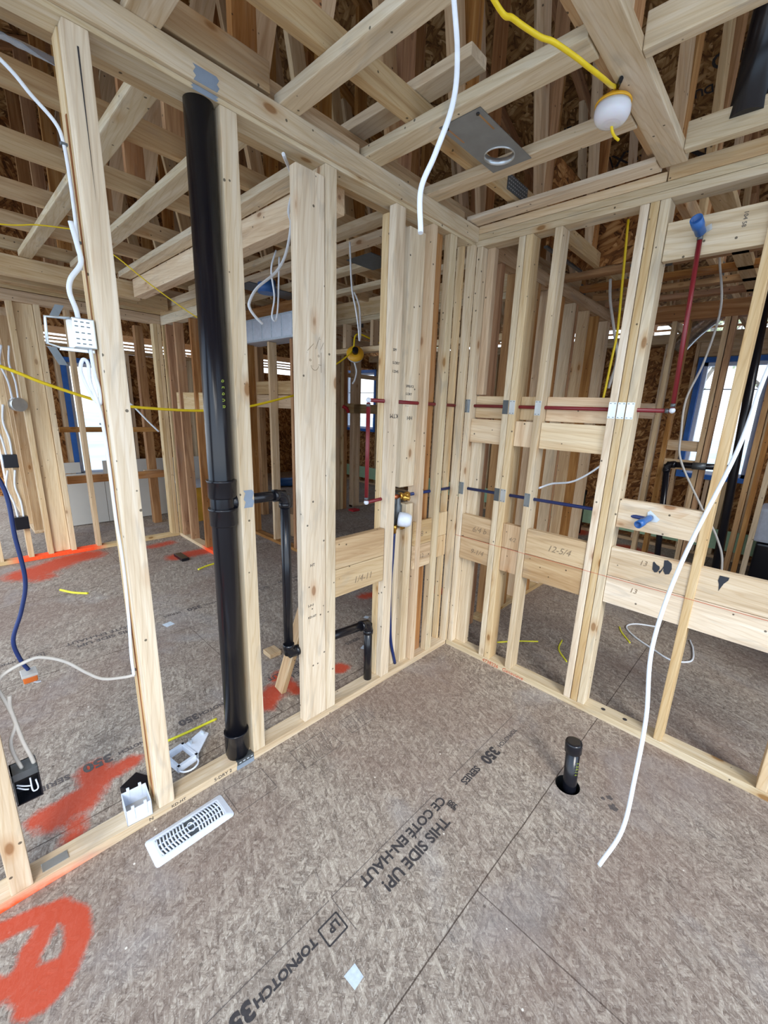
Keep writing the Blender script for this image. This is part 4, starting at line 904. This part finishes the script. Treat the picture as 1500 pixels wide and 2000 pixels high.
cable('extension_cord', 'dark blue cord hanging at the left edge with an orange plug', [(-.35,-2.75,2.56),(-.35,-2.45,2.0),(-.35,-2.19,1.5),(-.35,-2.09,1.30),(-.35,-2.080,1.106),(-.35,-2.075,.95),(-.35,-2.10,.84),(-.35,-2.135,.74),(-.35,-2.128,.66),(-.35,-2.112,.609)], .0065, BLU, 'cord')
pg = empty('plug', (-.35,-2.114,.585), 'orange plug on the end of the dark blue cord', 'plug')
bx('plug_body', (-.375,-2.132,.568), (-.325,-2.092,.592), ORG, parent=pg, bev=.004); bx('plug_rim', (-.378,-2.135,.592), (-.322,-2.089,.602), GRC, parent=pg, bev=.002)
tube('ground_pin', [(-.345,-2.11,.57),(-.345,-2.10,.555),(-.345,-2.085,.55)], .003, WHP, parent=pg)
# electrical box with bracket on the cracked stud
eb = empty('switch_box', (-.05,-1.87,1.755), 'square galvanised switch box with an open bracket beside the cracked white stud', 'switch box')
bx('box', (-.11,-1.899,1.716), (-.03,-1.845,1.797), GALB, parent=eb, bev=.003)
for dz in (.0115,.024,.041,.058,.070):
    for dy in (-.018,-.004,.010): bx('knockout', (-.0302,-1.872+dy-.004,1.716+dz-.0015), (-.0294,-1.872+dy+.004,1.716+dz+.0015), GRD, parent=eb, bev=0)
tube('bracket_frame', [(-.05,-1.90,1.795),(-.05,-1.955,1.790),(-.05,-1.958,1.72),(-.05,-1.93,1.712),(-.05,-1.90,1.712)], .004, GALB, parent=eb, sm=False)
for (ya, za, yb, zb) in ((-1.935,1.79,-1.915,1.825), (-1.948,1.712,-1.925,1.665)): poly('bracket_tab', [(-.05,ya-.012,za),(-.05,ya+.008,za),(-.05,yb+.006,zb),(-.05,yb-.014,zb)], GRD, .002, (1,0,0), eb)
bx('bracket_lip', (-.055,-1.932,1.705), (-.045,-1.85,1.714), GALB, parent=eb, bev=.001)
cable('white_cable', 'white cable coming from the upper left edge and stapled down the bark-edged stud', [(-.06,-2.25,2.48),(-.06,-2.10,2.435),(-.06,-1.964,2.362),(-.06,-1.913,2.315),(-.06,-1.870,2.275),(-.06,-1.857,2.235),(-.06,-1.853,2.15),(-.06,-1.853,2.03),(-.06,-1.855,1.93)], .0048, WHT)
cable('white_cable', 'broad white cable curving into the top of the switch box', [(-.03,-1.871,2.04),(-.03,-1.862,1.98),(-.03,-1.860,1.94),(-.03,-1.888,1.895),(-.03,-1.895,1.86),(-.035,-1.885,1.82),(-.045,-1.880,1.795)], .0065, WHT)
cable('white_cable', 'white cable looping below the switch box and running down the cracked stud', [(-.04,-1.862,1.716),(-.05,-1.857,1.65),(-.05,-1.850,1.60),(-.055,-1.852,1.56),(-.06,-1.870,1.585),(-.06,-1.888,1.65),(-.06,-1.880,1.685),(-.06,-1.868,1.675),(-.06,-1.868,1.62),(-.05,-1.855,1.54),(-.05,-1.850,1.4),(-.05,-1.850,1.2),(-.05,-1.846,1.04),(-.05,-1.850,.85),(-.05,-1.857,.70),(-.05,-1.857,.612)], .0052, WHT)
cable('white_cable', 'pale grey cable drooping left from the cracked stud toward the left edge', [(-.05,-1.855,.615),(-.05,-1.89,.622),(-.05,-1.948,.645),(-.05,-1.99,.69),(-.05,-2.034,.748),(-.05,-2.08,.785),(-.05,-2.116,.795),(-.05,-2.186,.77),(-.05,-2.20,.72)], .0052, GRC)
for i, (y, z) in enumerate(((-1.857,2.232),(-1.853,2.0),(-1.851,1.50),(-1.854,.63))):
    bx('cable_staple', (-.066,y-.008,z-.003), (-.054,y+.008,z+.003), GRD, f'{("top","second","third","lowest")[i]} steel staple holding the white cable on the cracked stud', 'staple', bev=.001)
cable('thin_cable', 'thin white cable end slanting down to the right of the cracked stud', [(-2,-1.30,1.60),(-2,-1.222,1.521),(-2,-1.14,1.42),(-2,-1.076,1.347)], .006, WHT)
# open black box on nearest stud
ob = empty('outlet_box', (-.05,-2.18,.38), 'black open outlet box with loose wires on the nearest left stud', 'outlet box')
bx('box_side', (-.09,-2.213,.330), (-.086,-2.150,.440), GRD, parent=ob, bev=0); bx('box_side', (-.09,-2.213,.330), (-.03,-2.209,.44), GRD, parent=ob, bev=0); bx('box_side', (-.09,-2.153,.325), (-.03,-2.149,.435), BLK, parent=ob, bev=0)
bx('box_side', (-.09,-2.213,.415), (-.03,-2.150,.440), GRD, parent=ob, bev=0); bx('box_side', (-.09,-2.213,.325), (-.03,-2.150,.329), BLK, parent=ob, bev=0); bx('box_back', (-.086,-2.21,.33), (-.082,-2.152,.415), BLK, parent=ob, bev=0)
tube('wire', [(-.04,-2.205,.395),(-.035,-2.19,.385),(-.035,-2.175,.375)], .0022, WHP, parent=ob); tube('wire', [(-.04,-2.205,.385),(-.035,-2.19,.372),(-.035,-2.18,.365)], .0022, WHP, parent=ob)
tube('wire', [(-.04,-2.172,.40),(-.032,-2.172,.36),(-.032,-2.165,.352),(-.032,-2.158,.36),(-.034,-2.160,.39)], .0022, WHP, parent=ob)
cable('grey_cable', 'left one of two grey cables entering the black outlet box', [(-.05,-2.23,.86),(-.05,-2.205,.76),(-.05,-2.185,.66),(-.05,-2.178,.60),(-.05,-2.196,.55),(-.05,-2.196,.50),(-.05,-2.185,.44)], .0052, GRC)
cable('grey_cable', 'right one of two grey cables entering the black outlet box', [(-.05,-2.178,.70),(-.05,-2.182,.66),(-.05,-2.176,.59),(-.05,-2.170,.53),(-.05,-2.160,.47),(-.05,-2.156,.44)], .0056, GRC)
# far-left outlets and wires
for i, (y, z) in enumerate(((-1.69,1.483),(-1.80,.98),(-1.80,.396))):
    if i == 0: cyl('round_box', (-3.72,y,z), (-3.66,y+.02,z), .06, GALB, 'round steel box on the far-left partition', 'electrical box')
    else: bx('outlet_box', (-3.73,y-.05,z-.06), (-3.66,y+.05,z+.06), BLK, f'{("","upper","lower")[i]} black outlet box on the far-left partition', 'outlet box')
    for k in range(2):
        cable('white_cable', f'{("left","right")[k]} white cable running into the {("round steel box","upper black outlet box","lower black outlet box")[i]} at far left', [(-3.69,y-.03+.05*k,z+.5),(-3.69,y-.06+.06*k,z+.35),(-3.69,y-.03+.05*k,z+.2),(-3.69,y-.02+.04*k,z+.05)], .008, WHT)
# galvanised duct plate in the ceiling
gp = empty('duct_plate', (.45,-.6,2.572), 'galvanised ceiling plate with a round duct collar between two straps', 'duct plate')
bm = bmesh.new(); cxh, cyh, rh = .448, -.527, .058; seg = 48
outer = []
for k in range(seg):
    a = 2*PI*k/seg; dx, dy = math.cos(a), math.sin(a)
    t = min(((.538-cxh)/dx if dx > 0 else (.363-cxh)/dx) if abs(dx) > 1e-6 else 9, ((-.432-cyh)/dy if dy > 0 else (-.806-cyh)/dy) if abs(dy) > 1e-6 else 9)
    outer.append((cxh+dx*t, cyh+dy*t))
# put exact corners in
for cx_, cy_ in ((.538,-.432),(.363,-.432),(.363,-.806),(.538,-.806)):
    k = min(range(seg), key=lambda q: math.hypot(outer[q][0]-cx_, outer[q][1]-cy_)); outer[k] = (cx_, cy_)
for z, fl in ((2.573, 0), (2.5745, 1)):
    vo_ = [bm.verts.new((x, y, z)) for x, y in outer]; vi_ = [bm.verts.new((cxh+math.cos(2*PI*k/seg)*rh, cyh+math.sin(2*PI*k/seg)*rh, z)) for k in range(seg)]
    for k in range(seg): bm.faces.new((vo_[k], vo_[(k+1) % seg], vi_[(k+1) % seg], vi_[k]))
finish('plate', bm, plain('dull_galvanised', '8C9092', .5, .35, .1, 14), gp)
bm = bmesh.new()
ra = [[bm.verts.new((cxh+math.cos(2*PI*k/seg)*r, cyh+math.sin(2*PI*k/seg)*r, z)) for k in range(seg)] for r, z in ((rh+.002,2.568),(rh,2.568),(rh-.001,2.593),(rh+.001,2.593))]
for i in range(4):
    for k in range(seg): f = bm.faces.new((ra[i][k], ra[i][(k+1) % seg], ra[(i+1) % 4][(k+1) % seg], ra[(i+1) % 4][k])); f.smooth = True
finish('collar', bm, GALB, gp)
for y0 in (.385, .515):
    bx('slot', (y0-.003,-.78,2.5722), (y0+.003,-.68,2.573), MD, parent=gp, bev=0); cyl('screw', (y0,-.785,2.573), (y0,-.785,2.569), .006, BLK, parent=gp)
for i, (x0, x1, y0, y1) in enumerate(((-2.35,-2.1,-.24,.30), (-1.0,-.75,-.1,.15), (-3.72,-3.55,-1.38,-1.10))):
    bx('steel_plate', (x0,y0,2.568), (x1,y1,2.5735), GRD, f'grey steel plate on the big room ceiling, {("left of the marked plank","right of the marked plank","over the far-left partition")[i]}', 'steel plate', bev=0)
cyl('duct_ring', (-3.63,-1.25,2.56), (-3.63,-1.25,2.50), .09, GALB, 'round steel duct collar above the far-left partition', 'duct collar')
cyl('blue_collar', (-2.04,-.11,2.60), (-2.04,-.11,2.50), .075, BLU2, 'bright blue round box under the ceiling left of the marked plank', 'ceiling box')
fz = bmesh.new(); n1 = 12
for i in range(n1+1):
    for j in range(7): fz.verts.new((-.235-.02*j+.006*math.sin(i*1.7+j), -2.2+i*.035, 2.50+.012*j+.01*math.sin(i*.9+j*.8)))
fz.verts.ensure_lookup_table()
for i in range(n1):
    for j in range(6): f = fz.faces.new([fz.verts[q] for q in (i*7+j, (i+1)*7+j, (i+1)*7+j+1, i*7+j+1)]); f.smooth = True
pf = finish('plastic_sheet', fz, FILM, None, (-.13,-2.2,2.5), 'crumpled clear plastic sheet tucked above the left wall at the upper left', 'plastic sheet')
md = pf.modifiers.new('thick', 'SOLIDIFY'); md.thickness = .001

# ================================================================== things on the floor
rg = empty('floor_register', (.132,-1.777,0), 'white slotted floor register lying on the boards in the near room', 'floor register', rz=math.atan2(.28,-.0)+0)
rg.rotation_euler = (0,0,PI/2+.01)
bm = bmesh.new()
L2, W2 = .142, .064; n = 17
def vring(hl, hw_, z, r):
    out = []
    for cx_, cy_, a0 in ((hl-r,hw_-r,0),(-hl+r,hw_-r,PI/2),(-hl+r,-hw_+r,PI),(hl-r,-hw_+r,1.5*PI)):
        for k in range(5): a = a0+PI/2*k/4; out.append(bm.verts.new((cx_+r*math.cos(a), cy_+r*math.sin(a), z)))
    return out
rings = [vring(L2,W2,.0,.012), vring(L2,W2,.003,.012), vring(L2-.022,W2-.018,.010,.008), vring(L2-.028,W2-.024,.010,.004), vring(L2-.028,W2-.024,.004,.004)]
for i in range(4):
    for k in range(20): f = bm.faces.new((rings[i][k], rings[i][(k+1) % 20], rings[i+1][(k+1) % 20], rings[i+1][k]))
o = finish('frame', bm, WHP); o.parent = rg
o = link('grille_floor', boxmesh('grille_floor', .226, .078, .002, 0), GRD, rg); o.location = (0,0,.002)
for i in range(20):
    x = -.108+i*.0114; bm = bmesh.new()
    c = [Vector((x+.006*math.cos(t*1.45)*(1 if x > 0 else -1), .038*t, .008)) for t in [k/6*2-1 for k in range(7)]]
    if abs(x) < .012: continue
    tubebm(bm, c, .0031, 6)
    o = finish('slat', bm, WHP); o.parent = rg
for y in (-.013, .013): o = link('cross_bar', boxmesh('cross_bar', .222, .002, .006, 0), WHP, rg); o.location = (0,y,.006)
bm = bmesh.new(); tubebm(bm, [Vector((.012*math.cos(a), .02*math.sin(a), .009)) for a in [2*PI*k/20 for k in range(21)]], .002, 6); o = finish('lever_ring', bm, WHP); o.parent = rg
# white junction box on the plate
jb = empty('junction_box', (-.05,-1.90,.038), 'small white open plastic box standing on the bottom plate beside the cracked stud', 'box', rz=-.10)
def jbx(nm, x0, x1, y0, y1, z0, z1, m=WHP):
    o = link(nm, boxmesh(nm, x1-x0, y1-y0, z1-z0, .001), m, jb); o.location = ((x0+x1)/2, (y0+y1)/2, (z0+z1)/2); return o
jbx('box_wall', -.05, .05, -.043, -.040, 0, .066); jbx('box_wall', -.05, .05, .037, .040, 0, .066); jbx('box_wall', -.05, -.047, -.043, .040, 0, .066); jbx('box_wall', .047, .05, -.043, .040, 0, .066); jbx('box_floor', -.05, .05, -.043, .040, 0, .003, GRC)
for sx, sy in ((.05,-.02),(.05,.02),(-.05,-.02),(-.05,.02)): jbx('screw_post', sx-.005 if sx > 0 else sx-.003, sx+.003 if sx > 0 else sx+.005, sy-.005, sy+.005, .02, .078)
bx('black_tray', (-.25,-1.90,.001), (-.15,-1.82,.03), BLK, 'black plastic tray on the floor behind the bark-edged stud', 'tray', rot=Matrix.Rotation(.5,3,'Z'))
# white plastic fixture part
wf = empty('plastic_fixture', (-.19,-1.66,.03), 'white plastic bracket with a square opening and clips lying behind the bottom plate', 'plastic part', rz=.18)
def wfx(nm, x0, x1, y0, y1, z0, z1, m=WHP):
    o = link(nm, boxmesh(nm, x1-x0, y1-y0, z1-z0, .0015), m, wf); o.location = ((x0+x1)/2, (y0+y1)/2, (z0+z1)/2); return o
wfx('frame_bar', -.07, .05, -.075, -.062, .0, .03); wfx('frame_bar', -.07, .05, .005, .018, .0, .03); wfx('frame_bar', -.07, -.055, -.075, .018, .0, .03); wfx('frame_bar', .035, .05, -.075, .018, 0, .03)
o = poly('wedge_plate', [(-.055,.018,.02),(-.075,.11,.02),(-.03,.12,.02),(.045,.018,.02)], WHP, .006, (0,0,1)); o.parent = wf; o.location = (-.055,.018,.02)
wfx('clip', -.05, -.03, .03, .038, .02, .05, GALB); wfx('clip', -.06, -.04, .10, .108, .015, .045, GALB)
bm = bmesh.new(); tubebm(bm, [Vector((.05+.035*math.sin(PI*k/12), -.03-.04*math.cos(PI*k/12), .01)) for k in range(13)], .004, 8); o = finish('round_lip', bm, WHP); o.parent = wf
npl = bx('nail_plate', (-.056,-2.19,.040), (-.020,-2.12,.0415), GALB, 'loose steel nail plate lying on the bottom plate near the left edge', 'nail plate', 'steel nail plates on the studs', bev=.0006)
member('leaning_offcut', (-.33,-1.11,.02), (-.20,-1.0,.62), .07, .03, MB, 'short board leaning behind the marked plank', 'board', side=(0,1,.2))
bx('offcut', (-.75,-.98,.0), (-.66,-.90,.03), MB, 'small offcut on the floor right of the drain stack', 'offcut')
bx('offcut', (-3.0,-.38-.35,.0), (-2.78,-.36-.35+.05,.03), BLK, 'small dark clutter by the sprayed plate behind the drain stack', 'clutter')
cyl('blue_roll', (-5.85,2.25,.09), (-5.6,2.75,.09), .085, BLU2, 'blue roll lying on the far floor left of the marked plank', 'roll')
bx('cardboard_box', (-3.15,.60,.0), (-2.80,.95,.28), CARD, 'cardboard box on the floor just left of the marked plank', 'box')
bx('wooden_crate', (-4.65,-.06,0), (-4.2,.5,.46), OAK, 'bright yellow crate side seen through the studs behind the drain stack', 'crate'); bx('crate_lid', (-4.68,-.08,.465), (-4.18,.52,.50), WHP, 'white lid lying on the yellow crate', 'lid')

# ================================================================== trees outside the back windows
LEAF = plain('leaves', 'BFCB9E', .7, 0, .3, 3); BARK = plain('bark', '8B8378', .9)
def tree(x, y, h, seed, label):
    rnd = random.Random(seed); root = empty('tree', (x, y, -.7), label, 'tree', 'trees outside the back windows')
    tips = []; bm = bmesh.new()
    def grow(p, d, L, r, n):
        q = p+d*L*.5+Vector((rnd.uniform(-.08,.08),)*1+(rnd.uniform(-.08,.08), 0))*L; e_ = p+d*L
        tubebm(bm, [p, q, e_], [r, r*.8, r*.6], 6); tips.append(e_)
        if n == 0: return
        for _ in range(3): grow(e_, (d+Vector((rnd.uniform(-.8,.8), rnd.uniform(-.8,.8), rnd.uniform(-.2,.6)))).normalized(), L*rnd.uniform(.6,.8), r*.6, n-1)
    grow(Vector((x,y,-.7)), Vector((0,0,1)), h*.33, h*.022, 4)
    finish('branches', bm, BARK, root)
    bl = bmesh.new()
    for p in tips[6:]:
        for _ in range(7):
            c = p+Vector([rnd.gauss(0,.28) for _ in range(3)]); u = Vector([rnd.gauss(0,1) for _ in range(3)]).normalized()*.055; w = u.orthogonal().normalized()*.035
            bl.faces.new([bl.verts.new(c+v_) for v_ in (u, w, -u, -w)])
    lf = finish('leaves', bl, LEAF, root); lf['kind'] = 'stuff'
for i, (x, y, h) in enumerate(((1.3,9.5,6.0), (-1.6,15.5,7.0), (4.2,15.5,7.0), (-11.5,14,7))):
    tree(x, y, h, 11+i, ('nearest pale green tree outside the right-hand window', 'thin tree to the left outside the right-hand window', 'taller tree to the right outside the right-hand window', 'tree seen through the small far window')[i])
# big printed letters under the roof boards
dk = bpy.data.objects['ceiling']
def dstamp(s_, size, x, y): 
    n = Vector((0,-SL,-1)).normalized(); p = Vector((x, y, ztop(y)))+n*.001
    text('printed_lettering', s_, size, p, (-1,0,0), (0,1,-SL), INK, dk, bold=.002)
dstamp('EXP 1', .16, .12, 1.98); dstamp('OSB', .34, -.15, 2.12); dstamp('NA', .34, .62, 2.05); dstamp('1-7/16  27 LG', .09, .0, 1.62); dstamp('PRODUCT', .08, .80, 1.72); dstamp('SIZED', .14, 1.0, 1.55)
